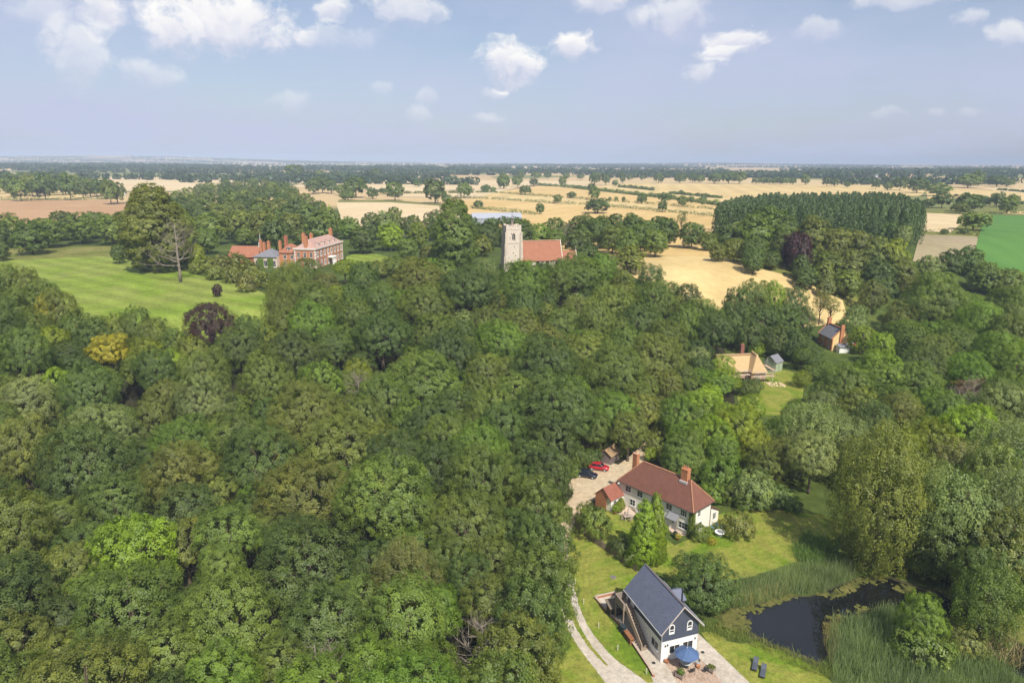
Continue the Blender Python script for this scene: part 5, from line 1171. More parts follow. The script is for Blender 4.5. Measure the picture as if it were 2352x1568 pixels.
def yellow():
    x,y=at(*cD(1800,893)); B=thing('brick_cottage','yellow ended brick cottage with slate roof and brick parapet','house',(x,y,h1(x,y)),R_(5)); w,d,e,r=2.9,8.5,4.4,7.3
    YB=plain('yellow_render',(.72,.53,.25),.9,.08,.6)
    MB().box(-w,w,0,d,0,e).prism([(-w,e),(w,e),(0,r)],.02,d).build('wall',BRICKO,B)
    MB().prism([(-w+.25,0),(w,0),(w,e),(0,r-.1),(-w+.25,e+.05)],-.06,-.003).build('gable_wall',YB,B)
    MB().box(-w-.02,-w+.25,-.09,-.004,0,e).build('quoin',BRICKO,B)
    rf=MB().slab([(-w-.35,.1,e-.3),(-w-.35,d-.1,e-.3),(0,d-.1,r+.15),(0,.1,r+.15)],.12).slab([(w+.35,.1,e-.3),(0,.1,r+.15),(0,d-.1,r+.15),(w+.35,d-.1,e-.3)],.12).build('roof',SLATEL,B)
    MB().box(-.2,.2,.0,d,r+.1,r+.42).build('ridge_tile',TILEO,rf)
    pp=MB()
    for yy in (-.12,d-.1): 
        for s in (-1,1): pp.solid([(s*(w+.4),yy,e-.5),(s*(w+.4),yy,e-.15),(0,yy,r+.5),(0,yy,r+.1)],[(s*(w+.4),yy+.22,e-.5),(s*(w+.4),yy+.22,e-.15),(0,yy+.22,r+.5),(0,yy+.22,r+.1)])
    pp.build('gable_parapet',BRICKO,rf)
    MB().box(-.55,.55,-.55,-.062,0,r+.2).box(-.62,.62,-.6,.1,r+.2,r+.9).box(-.55,.55,-.55,.05,r+.9,r+1.5).build('chimney',BRICKO,B); chimney(B,0,d-.5,r-.4,r+2.2,1.1,.8,2,BRICKO)
    for yy in (2.2,5.8): window(B,(-w,yy,2.7),R_(-90),1.1,1.1,2,2); window(B,(-w,yy,.7),R_(-90),1.1,1.2,2,2)
    lt=MB().box(-1.6,1.9,-2.6,-.61,0,2.0).build('porch_extension',WHITE,B); MB().slab([(-1.8,-2.9,1.95),(2.1,-2.9,1.95),(2.1,-.62,2.75),(-1.8,-.62,2.75)],.1).build('roof',SLATEL,lt)
    x,y=at(*cD(1960,850)); o=thing('garden_trailer','red trailer with pale cover beside the yellow cottage','trailer',(x,y,h1(x,y)),.3)
    MB().box(-1.3,1.0,-.75,.75,.5,1.3).build('body',plain('red_trailer',(.45,.02,.03),.5),o,bevel=.04); MB().box(-1.3,-.6,-.76,.76,1.3,1.75).build('cover',plain('pale_tarp',(.6,.62,.68),.7),o,bevel=.06); MB().tube([(1.0,0,.55),(2.0,0,.5)],.05,5).build('drawbar',DARKM,o)
    for s in (-1,1): MB().tube([(-.2,s*.78,.35),(-.2,s*.95,.35)],.35,12).build('wheel',plain('tyre',(.02,.02,.02),.9),o)
yellow()
# ------------------------------------------------------------------ individual trees (crown top at photo point, height, crown radius)
# garden of the cottage and barn
T(1482,1152,11,2.15,'cypress','lime green','tall bright green cypress, the nearer and broader of the pair','cypress_tree')
T(1510,1137,11.6,1.8,'cypress','lime green','tall bright green cypress, the slimmer one behind its twin','cypress_tree')
tree('full',26.3,82.0,8.8,4.7,'dark green','broadleaf_tree','dark glossy round tree right behind the slate roofed barn',pick=1)
TB(1368,1235,5.6,3.0,'bush','mid green','big round green shrub standing over the timber fence','shrub',cat='shrub')
TB(1345,1206,4.0,2.2,'bush','olive green','smaller shrub at the lane end of the timber fence','shrub',cat='shrub')
TB(1428,1278,3.4,1.8,'bush','deep green','dark loose shrub between the fence and the cypresses','shrub',cat='shrub')
TB(1452,1296,2.4,1.5,'bush','grey green','low grey green shrub at the foot of the cypresses','shrub',cat='shrub')
TB(1408,1266,2.2,1.2,'bush','mid green','low green shrub behind the middle of the fence','shrub',cat='shrub')
TB(1693,1232,4.4,3.1,'bush','khaki green','round yellowish bush on the lawn right of the cottage','shrub',cat='shrub')
TB(1606,1240,2.8,1.9,'bush','mid green','green shrub hugging the near corner of the cottage','shrub',cat='shrub')
TB(1634,1250,1.3,.8,'bush','yellow','small yellow bush at the near corner of the cottage','shrub',cat='shrub')
TB(1493,1058,3.0,1.5,'bush','lime green','clipped lime green hedge bush beside the lane behind the cottage','shrub',cat='shrub')
# the wooded garden behind the cottage, right
for a in ((1566,1005,9,4.2,'full','mid green'),(1580,985,10,4.5,'full','mid green'),(1635,955,11,5,'full','lime green','lime green tree behind the cottage chimney'),(1700,930,12,5.5,'full','yellow green','yellowish green tree left of the pale willows'),(1740,985,9,4,'full','yellow green','yellow tipped tree in front of the pale willows'),
    (1600,1040,6,3.8,'bush','mid green'),(1660,1055,6.5,4,'bush','bright green'),(1560,1052,5,3,'bush','mid green'),(1735,1085,6.5,4.2,'bush','grey green','rounded silvery shrub behind the sunny lawn'),(1690,1105,4.5,3.2,'bush','mid green'),(1640,1110,3.8,2.6,'bush','bright green'),(1790,1120,3.6,2.6,'bush','grey green'),(1765,1135,2.8,2.4,'bush','mid green'),(1715,1140,2.6,2.2,'bush','mid green'),(1820,1140,2.8,2.2,'bush','deep green'),
    (1560,905,12,5,'full','bright green'),(1620,890,11,5,'full','lime green'),(1600,930,10,4.5,'full','mid green'),(1730,905,7,3.6,'full','lime green'),(1760,1030,8,3.8,'full','olive green')):
    nm='shrub' if a[4]=='bush' else 'broadleaf_tree'; T(*a,name=nm,cat='shrub' if a[4]=='bush' else 'tree')
# willows and alders round the pond
for a in ((1870,915,15,6.5,'willow','grey green','pale grey green willow left of the big feathery conifer'),(1940,940,13,5.5,'willow','grey green','second pale willow touching the feathery conifer'),(1850,985,10,5,'willow','grey green','lower pale willow sloping towards the lawn'),(1800,1000,9,4.2,'willow','olive green'),
    (2180,1130,14.5,6.0,'full','deep green','dark alder on the far bank of the pond'),(2205,1062,19,6.0,'willow','grey green','tall pale willow rising behind the dark alder'),(2255,1120,15,5.5,'full','grey green'),(2310,1170,14,5.5,'full','olive green'),(2340,1075,18,6.0,'willow','grey green','pale willow at the right edge of the photo'),(2130,1150,10,4.0,'full','deep green'),(2270,1245,10,4.5,'full','deep green'),(2350,1235,11,5.0,'full','deep green'),
    (2290,1015,16,5.5,'full','mid green'),(2120,1040,14,5.0,'willow','olive green'),(2080,985,13,5,'full','yellow green','yellow leaved tree right of the feathery conifer'),(2150,960,13,5.5,'full','yellow green','yellowish tree below the lime green dome'),(2235,930,14,6.0,'full','lime green','smooth lime green dome shaped tree near the right edge'),(2330,955,16,6.5,'willow','grey green'),(2320,875,15,6.0,'full','grey green'),(2200,1010,13,5.0,'full','khaki green')):
    T(*a,**({'name':'willow_tree'} if a[4]=='willow' else {}))
tree('feather',*at(2000,1296),24,6.4,'olive green','conifer_tree','huge feathery olive conifer beside the pond')
T(2128,1368,8.0,3.0,'full','bright green','young bright green tree rising from the reed bed',name='young_tree')
TB(2110,1515,4.6,3.6,'bush','mid green','big bush in the middle of the reed bed','shrub',cat='shrub'); TB(2215,1500,3.4,2.4,'bush','khaki green','yellowish bush at the right of the reed bed','shrub',cat='shrub')
for a in ((1945,835,14,6.5,'big','mid green'),(2025,810,15,7.5,'big','bright green','broad green tree below the yellow ended cottage'),(2105,830,14,6.5,'big','mid green'),(1905,875,10,5,'full','mid green'),(2160,890,12,5,'full','bright green'),(2070,885,12,5,'full','mid green'),(1975,885,11,5,'full','olive green'),
    (2150,632,24,10.5,'big','mid green','tallest broad tree on the right, above the yellow ended cottage'),(2262,690,20,8.5,'big','bright green'),(2330,660,21,9,'big','mid green'),(2200,745,15,7,'big','mid green'),(2300,765,17,7.5,'big','bright green'),(2345,800,15,6.5,'big','bright green'),(2245,830,13,6,'big','bright green'),(2330,720,18,7,'big','mid green'),(2100,745,13,6,'big','mid green'),
    (1985,745,10,4.8,'full','yellow green','yellow green tree right of the yellow ended cottage'),(2030,760,11,4.5,'full','lime green'),(1970,700,13,5,'full','grey green'),(2010,640,14,5.5,'full','olive green'),(2075,690,15,6,'full','olive green'),(1940,735,9,3.5,'full','deep green'),
    (1862,790,7,4.2,'full','deep green','round dark bush between the two cottages'),(1740,785,5,2.6,'full','lime green'),(1700,655,16,6,'full','deep green'),(1735,640,17,6,'full','mid green'),(1775,640,17,5.5,'full','lime green','bright lime tree above the thatched cottage'),(1825,655,16,5.5,'full','deep green'),(1690,690,16,5.5,'full','deep green'),(1760,700,14,5.5,'full','deep green'),(1805,700,14,5.5,'full','deep green'),(1845,700,13,5,'full','deep green'),(1725,730,12,5,'full','deep green'),(1790,745,11,5,'full','deep green'),(1828,752,11,4.0,'full','deep green'),
    (1870,812,6,3,'broad','deep green'),(1845,800,7,3,'broad','mid green'),(1895,830,6,3.2,'broad','mid green'),(1868,838,5,3,'broad','mid green'),(1822,790,6,2.6,'broad','deep green'),(1735,868,4.5,2.4,'full','deep green'),(1715,872,4.5,2.8,'full','mid green'),(1845,850,5,2.6,'full','yellow green','yellow leaved small tree in the thatched cottage garden'),(1700,930,6,3,'full','lime green'),(1660,965,7,3.5,'full','lime green')):
    T(*a)
for q in ((1890,668,13,'sparse','bare twiggy tree standing over the wheat behind the yellow cottage'),(1912,680,12,'sparse','second bare twiggy tree over the wheat field edge')):
    T(q[0],q[1],q[2],4,'sparse','khaki green',q[4],name='sparse_tree')
dead(2240,872,11,2,'brown dead twiggy tree behind the lime green dome',group=None); T(2242,868,10,5,'sparse','brown','brown leaved dying tree behind the lime green dome',name='sparse_tree'); dead(2205,890,9,2,'smaller brown dead twiggy tree near the lime green dome')
# copse and plantation edge
for a in ((1735,496,18,8.5,'mid','mid green'),(1808,500,17,7.5,'mid','deep green'),(1768,478,20,10.5,'mid','mid green','large domed tree at the left front of the poplar plantation'),(1700,505,15,6.5,'mid','grey green'),(1668,520,12,5,'mid','deep green'),(1690,545,11,5,'mid','olive green'),(1735,545,13,6,'mid','deep green'),(1800,530,14,5.5,'mid','mid green'),(1870,500,19,8,'mid','olive green','olive domed tree rising over the purple beech'),(1925,520,17,7,'mid','olive green'),(1975,525,17,7.5,'mid','olive green'),(2015,545,16,7,'mid','olive green'),(2060,550,16,6.5,'mid','yellow green','yellowish tree at the right end of the copse'),(1960,575,14,6.5,'mid','khaki green'),(1905,580,13,6,'mid','mid green'),(2025,600,14,6,'mid','deep green'),(2080,600,13,6,'mid','olive green'),
    (1773,575,8.5,4.2,'mid','deep green','round dark tree on the verge of the wheat field'),(2050,508,12,5.5,'mid','bright green'),(2078,515,12,4.5,'mid','grey green','pale weeping willow at the plantation corner'),(1855,615,9,5,'mid','deep green'),(1900,640,8,4,'mid','grey green'),
    (2140,590,14,6,'mid','grey green'),(2190,575,13,5.5,'mid','deep green'),(2230,568,14,7,'mid','deep green'),(2270,605,14,7,'mid','mid green'),(2320,615,14,7,'mid','mid green'),(2170,620,13,6,'mid','mid green'),(2345,655,13,6,'mid','mid green')):
    T(*a)
for a in ((1838,530,18,6.5,'mid','purple','dark purple copper beech in the copse'),(1815,558,11,4,'mid','purple','smaller purple tree left of the copse beech')): T(*a,name='copper_beech')
T(1567,484,15,3.6,'sparse','deep green','tall thin open tree at the head of the wheat field',name='sparse_tree',pick=0); T(1592,508,14,6.5,'mid','deep green','rounded dark tree beside the thin open tree'); T(1628,535,9,4.5,'mid','mid green'); T(1650,560,8,4,'mid','olive green')
for px in (1345,1378,1412,1448,1482,1512,1528): TB(px,566+(px%7),15+px%3,7.0,'mid',('deep green','mid green')[px%2],name='churchyard_tree')
# church and hall trees
T(1043,462,28,8.2,'tall','mid green','tall column shaped evergreen left of the church tower',name='evergreen_tree')
T(340,430,33,10.5,'tall','olive green','huge lime tree standing alone on the park lawn',name='lime_tree',pick=0); T(398,470,25,7.5,'tall','olive green','lower right shoulder tree beside the huge lime',name='lime_tree',pick=1)
T(420,490,20,5,'mid','yellow green'); T(445,560,10,4,'mid','yellow green'); T(470,520,13,6,'mid','mid green')
dead(415,648,21,0,'grey bare dead tree on the park lawn',foot=True)
TB(275,606,9,3.2,'mid','deep green','small dark tree left of the huge lime','young_tree'); TB(8,600,9,3.6,'mid','deep green','dark rounded tree at the left edge of the lawn','young_tree'); TB(500,682,4.2,1.6,'mid','purple','tiny purple sapling alone on the park lawn','sapling')
T(478,692,16,6.6,'big','purple','large purple copper beech at the edge of the park lawn','copper_beech',pick=0)
for i,px in enumerate((-30,15,62,100,140,178,215,250,285)): T(px,(500,493,508,498,487,492,484,494,488)[i],15.5,8.0,'mid',('deep green','mid green')[i%2])
for a in ((895,515,13,6.5,'mid','lime green','light yellow green tree right of the brick hall'),(960,512,13,5,'mid','yellow green','yellow green tree left of the tall evergreen'),(935,545,10,5,'mid','mid green'),(985,560,9,4.5,'mid','olive green'),(905,588,8,4.6,'mid','mid green'),(945,592,8.5,4.6,'mid','olive green'),(985,594,8,4.8,'mid','bright green'),(1020,598,8,4.6,'mid','mid green'),(865,598,7,4,'mid','olive green'),(830,520,13,6,'mid','deep green','dark round tree just right of the brick hall'),(800,500,12,6,'mid','bright green'),(770,498,11,5,'mid','bright green','bright green tree behind the hall chimneys'),(850,490,15,6,'mid','deep green'),(905,478,17,6.5,'mid','mid green'),(880,488,15,6,'mid','grey green'),(945,492,14,5.5,'mid','deep green'),(1000,486,16,7,'mid','deep green'),(1020,520,13,5,'mid','mid green'),
    (1105,540,10,5,'mid','olive green'),(1120,510,14,5.5,'mid','deep green'),(1160,500,15,6,'mid','deep green'),(1225,570,7.5,4.6,'mid','olive green','round tree leaning on the orange church roof'),(1120,590,8,4.5,'willow','grey green','silvery weeping willow in front of the church tower'),(1090,605,8,4.2,'willow','grey green','silvery willow left of the church tower foot'),(1240,515,12,6,'mid','bright green','bright green tree rising behind the nave roof'),(1275,525,11,5,'mid','bright green'),(1205,505,13,5,'mid','mid green'),(1128,498,13,4.6,'mid','deep green'),(1185,496,12,4.6,'mid','deep green'),(1085,500,13,5,'mid','deep green'),(1355,560,9,5,'mid','deep green'),(1330,575,7,4,'mid','deep green'),(1450,566,11,6,'mid','olive green','rounded olive tree at the head of the right wheat field'),(1400,590,7,4,'mid','mid green'),(1300,597,7.5,4.5,'mid','mid green'),(1345,592,8,4.5,'mid','olive green'),(1250,604,8,5,'mid','deep green'),(1195,600,7,4.5,'mid','mid green'),
    (600,478,19,7,'mid','olive green','broad olive tree behind the hall service wing'),(560,520,10,5,'mid','mid green'),(530,505,11,5,'mid','deep green'),(640,500,11,5,'mid','deep green'),(690,522,9,5,'mid','mid green'),(720,512,9,5,'mid','mid green'),
    (700,590,12,5.5,'broad','mid green','green tree standing right in front of the brick hall'),(640,640,9,4,'broad','olive green'),(790,596,9,4.5,'broad','yellow green','yellowish tree below the hall entrance front'),(745,625,10,5,'broad','khaki green')):
    T(*a)
for a in ((470,590,6,3.8),(505,588,7,4.2),(540,582,7,4.5),(570,600,7,4),(590,620,6,3.4),(490,612,5,3.2),(530,612,6,3.6),(565,630,6,3.6),(450,600,5,3),(612,628,5,3)): T(*a,'midbush','khaki green' if a[0]%2 else 'olive green',name='shrub',cat='shrub')
dead(1300,512,13,1,'pale bare dead tree behind the church nave'); 
# special crowns inside the wood
for a in ((2,610,15,5.5,'mid green'),(44,614,14,5.5,'olive green'),(86,640,14,5,'mid green'),(126,664,13,5,'olive green'),(168,714,12,4.6,'mid green'),(216,727,12,4.8,'deep green'),(262,716,12,4.2,'olive green'),(306,700,14,4.4,'mid green'),(345,726,12,4.4,'olive green'),(392,752,12,4.4,'mid green'),(560,724,13,4.8,'deep green'),(592,738,12,4.4,'mid green'),(440,775,12,4.4,'olive green')): T(a[0],a[1],a[2],a[3],'full',a[4],name='woodland_tree')
for a in ((118,745,11,4,'yellow green'),(330,770,12,4.6,'yellow green'),(430,768,11,4,'yellow green'),(395,800,11,4.2,'lime green'),(610,745,12,4,'yellow green'),(130,840,12,4.4,'lime green'),(820,820,12,4,'yellow green'),(350,905,12,4.4,'olive green')): T(a[0],a[1],a[2],a[3],'full',a[4],name='woodland_tree')
T(290,1178,15.5,5.8,'full','lime green','bright lime green tree standing out in the near wood',name='maple_tree',pick=0)
T(245,765,12,4.6,'broad','yellow','golden yellow tree left of the big copper beech',name='maple_tree',pick=2)
T(96,676,12,2.6,'full','yellow','yellow tree at the left end of the park lawn',name='maple_tree',pick=1)
T(1150,738,17,8.0,'big','bright green','big light green crown in the middle of the wood',pick=1)
T(770,655,11,3.2,'broad','yellow green','small yellow crown at the back of the wood near the hall',pick=3)
T(660,600,15,6.0,'feather','olive green','pointed dark conifer at the wood corner below the hall',name='conifer_tree',pick=0); T(640,650,15,5.0,'feather','olive green','second pointed conifer at the wood corner by the lawn',name='conifer_tree',pick=1)
T(500,1480,13,4.0,'broad','bright green','bright green tree low in the wood near the bottom edge'); T(720,1520,13,5.0,'broad','bright green','fresh green tree at the bottom edge of the wood')
T(930,1240,15,4.8,'feather','khaki green','brownish feathery conifer deep in the near wood',name='conifer_tree',pick=0)
for q in ((720,1470,11,1,'spreading bare branches near the bottom of the wood'),(1105,1420,10,2,'bare snag low on the right side of the wood'),(820,850,13,2,'pale dead top in the middle of the wood')): dead(q[0],q[1]+10,q[2],q[3],q[4])
for px,py,h,r,col in ((1238,1098,14,5.2,'mid green'),(1244,1175,14,5.2,'deep green'),(1232,1255,14,5.4,'mid green'),(1212,1335,13.5,5.2,'deep green'),(1184,1420,13.5,5.2,'olive green'),(1136,1500,13.5,5.2,'mid green'),(1262,1022,13,4.6,'deep green')): T(px,py,h,r,'full',col,name='woodland_tree')
# small groups of hedgerow trees out in the wheat
n=0
HT=[(220,365,110,95,3),(340,352,95,85,3),(480,340,62,72,3),(405,416,78,98,3),(685,492,78,72,3),(805,446,56,72,3),(535,582,88,76,3),(728,342,80,62,3),(1005,330,100,85,3),(980,400,80,70,3),(1000,462,110,95,3),(1030,575,118,200,3),(1100,332,92,72,3),(1182,342,52,46,3),(1245,322,92,42,3),(1410,492,74,72,3),(1560,432,30,40,3),(1610,482,82,95,3),(1590,565,96,72,3),(1755,517,88,82,3),(1840,488,52,38,3),(1940,468,40,50,3),(1938,500,28,32,3),(1748,412,38,28,3),(1135,468,34,28,3),(1190,470,40,30,3),(1255,474,42,30,3),(75,392,62,64,3),(130,392,44,48,3),(5,535,72,70,3),(370,280,70,60,3),(500,280,60,80,3),(600,275,60,60,3),(885,285,50,60,3),(760,285,60,55,3),(1310,292,50,50,3),(1420,290,46,46,3),(1555,312,70,80,3),(1740,315,70,90,3),(1850,308,70,80,3),(1920,312,60,60,3),(2040,318,80,110,3),(2160,318,90,120,3),(2250,320,90,120,3),
    (720,400,130,140,2),(1010,440,160,200,2),(1345,465,150,150,2),(1690,490,190,190,2),(1790,500,90,80,2),(1940,440,120,120,2),(640,350,60,80,2),(480,280,110,150,2),(700,280,70,90,2),(640,410,110,110,2),(800,405,110,90,2),(890,420,90,90,2),(1150,450,90,90,2),(1540,345,50,70,2),(2280,365,120,90,2),(2120,395,60,70,2),(1240,410,50,80,2),(940,460,70,130,2),(1180,285,90,90,2),(830,285,60,110,2),
    (1305,335,52,60,4),(1400,335,80,80,4),(1530,355,90,110,4),(1700,380,80,140,4),(1580,330,60,60,4),(1215,325,55,50,4),(1000,312,40,45,4),(840,305,60,60,4),(900,305,50,55,4),(675,295,70,55,4),(300,290,50,60,4),(400,290,45,60,4),(530,292,50,55,4),(580,292,50,50,4),(1720,470,95,110,4),(1860,515,70,110,4),(1930,500,110,150,4),(2140,460,85,85,4),(2220,515,100,100,4),(2055,455,45,45,4),(2260,465,75,70,4),(1960,640,110,160,4),(1890,670,40,60,4),(1830,385,20,26,4),(1930,385,20,24,4),(2020,392,20,24,4),(1740,670,35,45,4),(1920,315,80,140,4),(2000,300,90,80,4),(2140,305,60,90,4),(2220,305,40,80,4),(1620,470,60,70,4),(450,288,50,60,4),(360,288,48,55,4),(480,290,46,50,4)]
for (x,y,h,w,c) in HT:
    px,py=(c2,c3,c4)[c-2](x,y); k=.26667 if c<4 else .3; X,Y=at(px,py); d=math.hypot(X,Y,CAMZ-h1(X,Y)); s=k/FPX*d
    tree('far',X,Y,max(2.5,h*s*1.05),max(1.2,w*s*.55),('deep green','mid green','deep green')[n%3],'hedgerow_tree' if h>34 or c==4 else 'hedgerow_bush',cat='tree',sink=.3); n+=1
for a in ((395,458,165,135),(612,460,185,105)): 
    px,py=c1(a[0],a[1]); X,Y=at(px,py); d=math.hypot(X,Y,40); s=.26667/FPX*d; tree('far',X,Y,a[2]*s,a[3]*s*.52,'deep green','hedgerow_tree','round hedge oak on the brown field hedge, '+('left' if a[0]<500 else 'right')+' of two')
keepvis([(1374,1074),(1345,1092),(1320,1090),(1385,1050),(1420,1042),(1472,1046),(1420,1090),(1360,1112),(1330,1150),(1400,1078),
 (640,600),(660,590),(690,575),(735,560),(780,545),(760,590),(735,605),(600,580),(1165,540),(1160,575),(1178,582),(1230,568),(1280,574),(1325,580),(1250,560),(1690,830),(1686,800),(1684,818),(1700,848),(1692,852),(1425,1052),(1400,1034),(1380,1042),(1490,1026),(1720,810),(1750,800),(1765,840),(1800,830),(1700,860),(1890,775),(1915,770),(1940,770),(1920,800),(1945,800),(1960,800),
 (590,700),(500,690),(425,722),(215,700),(330,685),(545,700),(1500,600),(1560,610),(1640,640),(1700,640),(1640,665),(1780,640),(1302,1340),(1310,1390),(1330,1440),(1350,1480),(1400,1540),(1290,1570),(1320,1300),
 (1850,1195),(1780,1220),(1750,1280),(1800,880),(1780,910),(1800,850),(1740,1400),(1850,1350),(2000,1345),(2080,1370)])
for t in TREES:
    if t[6] and any(w in t[6] for w in ('lime green tree standing','golden yellow','big light green crown','brownish feathery','large purple','tiny purple','small yellow crown','low in the wood','bottom edge of the wood','snag low','yellow tree at the left')):
        d_=math.hypot(t[1],t[2])
        for fz in (.9,.68): q=proj(t[1],t[2],t[3]-t[7]*(1-fz)); KEEP.append((q[0],q[1],d_+t[4]*.4))
# ------------------------------------------------------------------ masses of single trees, scattered by crown
def mass(poly,n,hr,rr,kinds,cols,name,sep=(1.0,.34),rg=None,seed=1,tries=60):
    rg=random.Random(seed); xs=[p[0] for p in poly]; ys=[p[1] for p in poly]; out=[]; k=0
    while len(out)<n and k<n*tries:
        k+=1; px,py=rg.uniform(min(xs),max(xs)),rg.uniform(min(ys),max(ys))
        if not inpoly(px,py,poly): continue
        h=rg.uniform(*hr); r=rg.uniform(*rr); x,y=at(px,py,h); w=r*FPX/math.hypot(x,y)
        if any(((px-q[0])/(w+q[2])/sep[0])**2+((py-q[1])/(w+q[2])/sep[1])**2<.62 for q in out): continue
        if not free(x,y,r,.62) or hides(x,y,h,r): continue
        out.append((px,py,w)); tree(rg.choice(kinds),x,y,h,r,rg.choice(cols),name,None)
mass([(395,440),(480,415),(560,405),(640,412),(700,440),(770,472),(782,500),(640,502),(560,500),(470,505),(430,480),(300,450)],75,(14,18),(6,9),['mid','far'],['deep green','deep green','olive green','mid green'],'parkland_tree',seed=2)
mass([(1190,505),(1260,490),(1340,495),(1420,491),(1500,488),(1530,500),(1530,524),(1480,528),(1390,528),(1340,520),(1250,515)],56,(13,16),(5.5,8),['mid'],['deep green','mid green','deep green'],'churchyard_tree',seed=3)
mass([(-60,398),(90,393),(180,401),(262,411),(268,421),(180,417),(100,413),(-60,411)],40,(17,23),(8,11),['far'],['deep green','mid green','olive green','deep green'],'field_belt_tree',sep=(.7,.2),seed=4)
mass([(1700,560),(1900,560),(2080,590),(2100,640),(2000,640),(1900,600),(1780,590)],10,(9,12),(4,6),['mid'],['deep green','olive green'],'copse_tree',seed=5)
mass([(2080,640),(2352,690),(2400,860),(2352,900),(2180,860),(2060,760)],16,(12,15),(5.5,7),['big','broad'],['mid green','bright green','deep green'],'copse_tree',seed=6)
mass([(1680,770),(1560,900),(1500,980),(1640,1000),(1840,1000),(1840,920),(1780,960),(1690,960),(1660,900)],14,(7,10),(3,4.5),['broad'],['mid green','lime green','bright green'],'garden_tree',seed=7)
mass([(1870,860),(2200,880),(2352,900),(2352,1300),(2290,1300),(2200,1180),(2080,1060),(2000,1000),(1850,990)],26,(9,13),(3.6,5),['broad','willow','broad'],['mid green','grey green','deep green','olive green'],'pondside_tree',seed=8)
rg=random.Random(44)   # the pondside trees go on past the right edge of the photo
for k in range(400):
    y=rg.uniform(82,330); x=.79*y+rg.uniform(4,55); r=rg.uniform(4.5,7)
    if free(x,y,r,.8) and proj(x-r,y,h1(x,y)+8)[0]>2365: tree('full',x,y,rg.uniform(11,15),r,rg.choice(('mid green','grey green','bright green','olive green')),'pondside_tree')
    if sum(1 for t in TREES if t[0].name.startswith('pondside') )>56: break
# ------------------------------------------------------------------ the wood
rg=random.Random(21); cand=[]; xs=[p[0] for p in WOODP]; ys=[p[1] for p in WOODP]; nw=0
fixed=[]
for k in range(60000):
    if nw>=300: break
    x,y=rg.uniform(max(min(xs),-190),max(xs)),rg.uniform(max(min(ys),38),max(ys))
    if not inpoly(x,y,WOODP): continue
    r=rg.choice((5.0,6.0,7.0,8.0,9.0,10.0)) if k<12000 else rg.choice((3.6,4.2,4.8)) if k<30000 else 3.4; h=(rg.uniform(10.5,15) if k<12000 else rg.uniform(7.5,10))+r*.55
    if y<75: h=min(h,15)
    px,py=proj(x,y,h1(x,y)+h*.9)
    if px<-160 or px>2450 or py>1640: continue
    if not free(x,y,r,(.86 if k<6000 else .76) if k<12000 else .6) or hides(x,y,h,r,.2): continue
    # stay inside the outline of the wood
    if any(not inpoly(x+cos(a)*r*.55,y+sin(a)*r*.55,WOODP) for a in (0,1.57,3.14,4.71)) and py<1500: continue
    u=rg.random(); tone=math.sin(x*.045+1.1)*math.cos(y*.038+.3)
    col='mid green' if u<.34 else 'olive green' if u<.55+.1*tone else 'deep green' if u<.74 else 'dark green' if u<.86 else 'grey green' if u<.90 else 'bright green'
    tree('big' if r>=6 else 'broad',x,y,h,r,col,'woodland_tree',None); nw+=1
print('wood trees',nw,'all trees',len(TREES))
for i,(px,py,l) in enumerate(((1352,1064,'left of the red car'),(1378,1046,'just left of the timber shed'),(1398,1030,'hard behind the timber shed'),(1432,1040,'just right of the timber shed'),(1452,1028,'on the shed side of the lane mouth'),(1330,1076,'behind the dark blue car'),(1310,1092,'beside the half hidden black car'),(1508,1018,'on the cottage side of the lane mouth'))):
    TB(px,py,3.0+i%3,2.2,'bush',('mid green','olive green','deep green')[i%3],'bushy undergrowth shrub '+l,'shrub',cat='shrub')
# understorey shrubs along the lit edges of the wood
for i,(px,py) in enumerate(((1285,1190),(1272,1245),(1280,1330),(1277,1385),(1262,1440),(1236,1490),(1212,1535),(1196,1580),(1500,1040),(1425,1046),(1360,1066),(1318,1075))):
    TB(px,py,rg.uniform(2.6,4.2),rg.uniform(1.7,2.6),'bush',('mid green','deep green','olive green')[i%3],'leafy shrub at the wood edge '+('beside the track, near the bottom of the photo' if py>1460 else 'beside the barn stretch of the track' if py>1300 else 'by the track bend behind the fence' if py>1150 else 'by the parked cars' if px<1400 else 'where the lane leaves the wood'),'shrub',cat='shrub',group='wood edge shrubs')
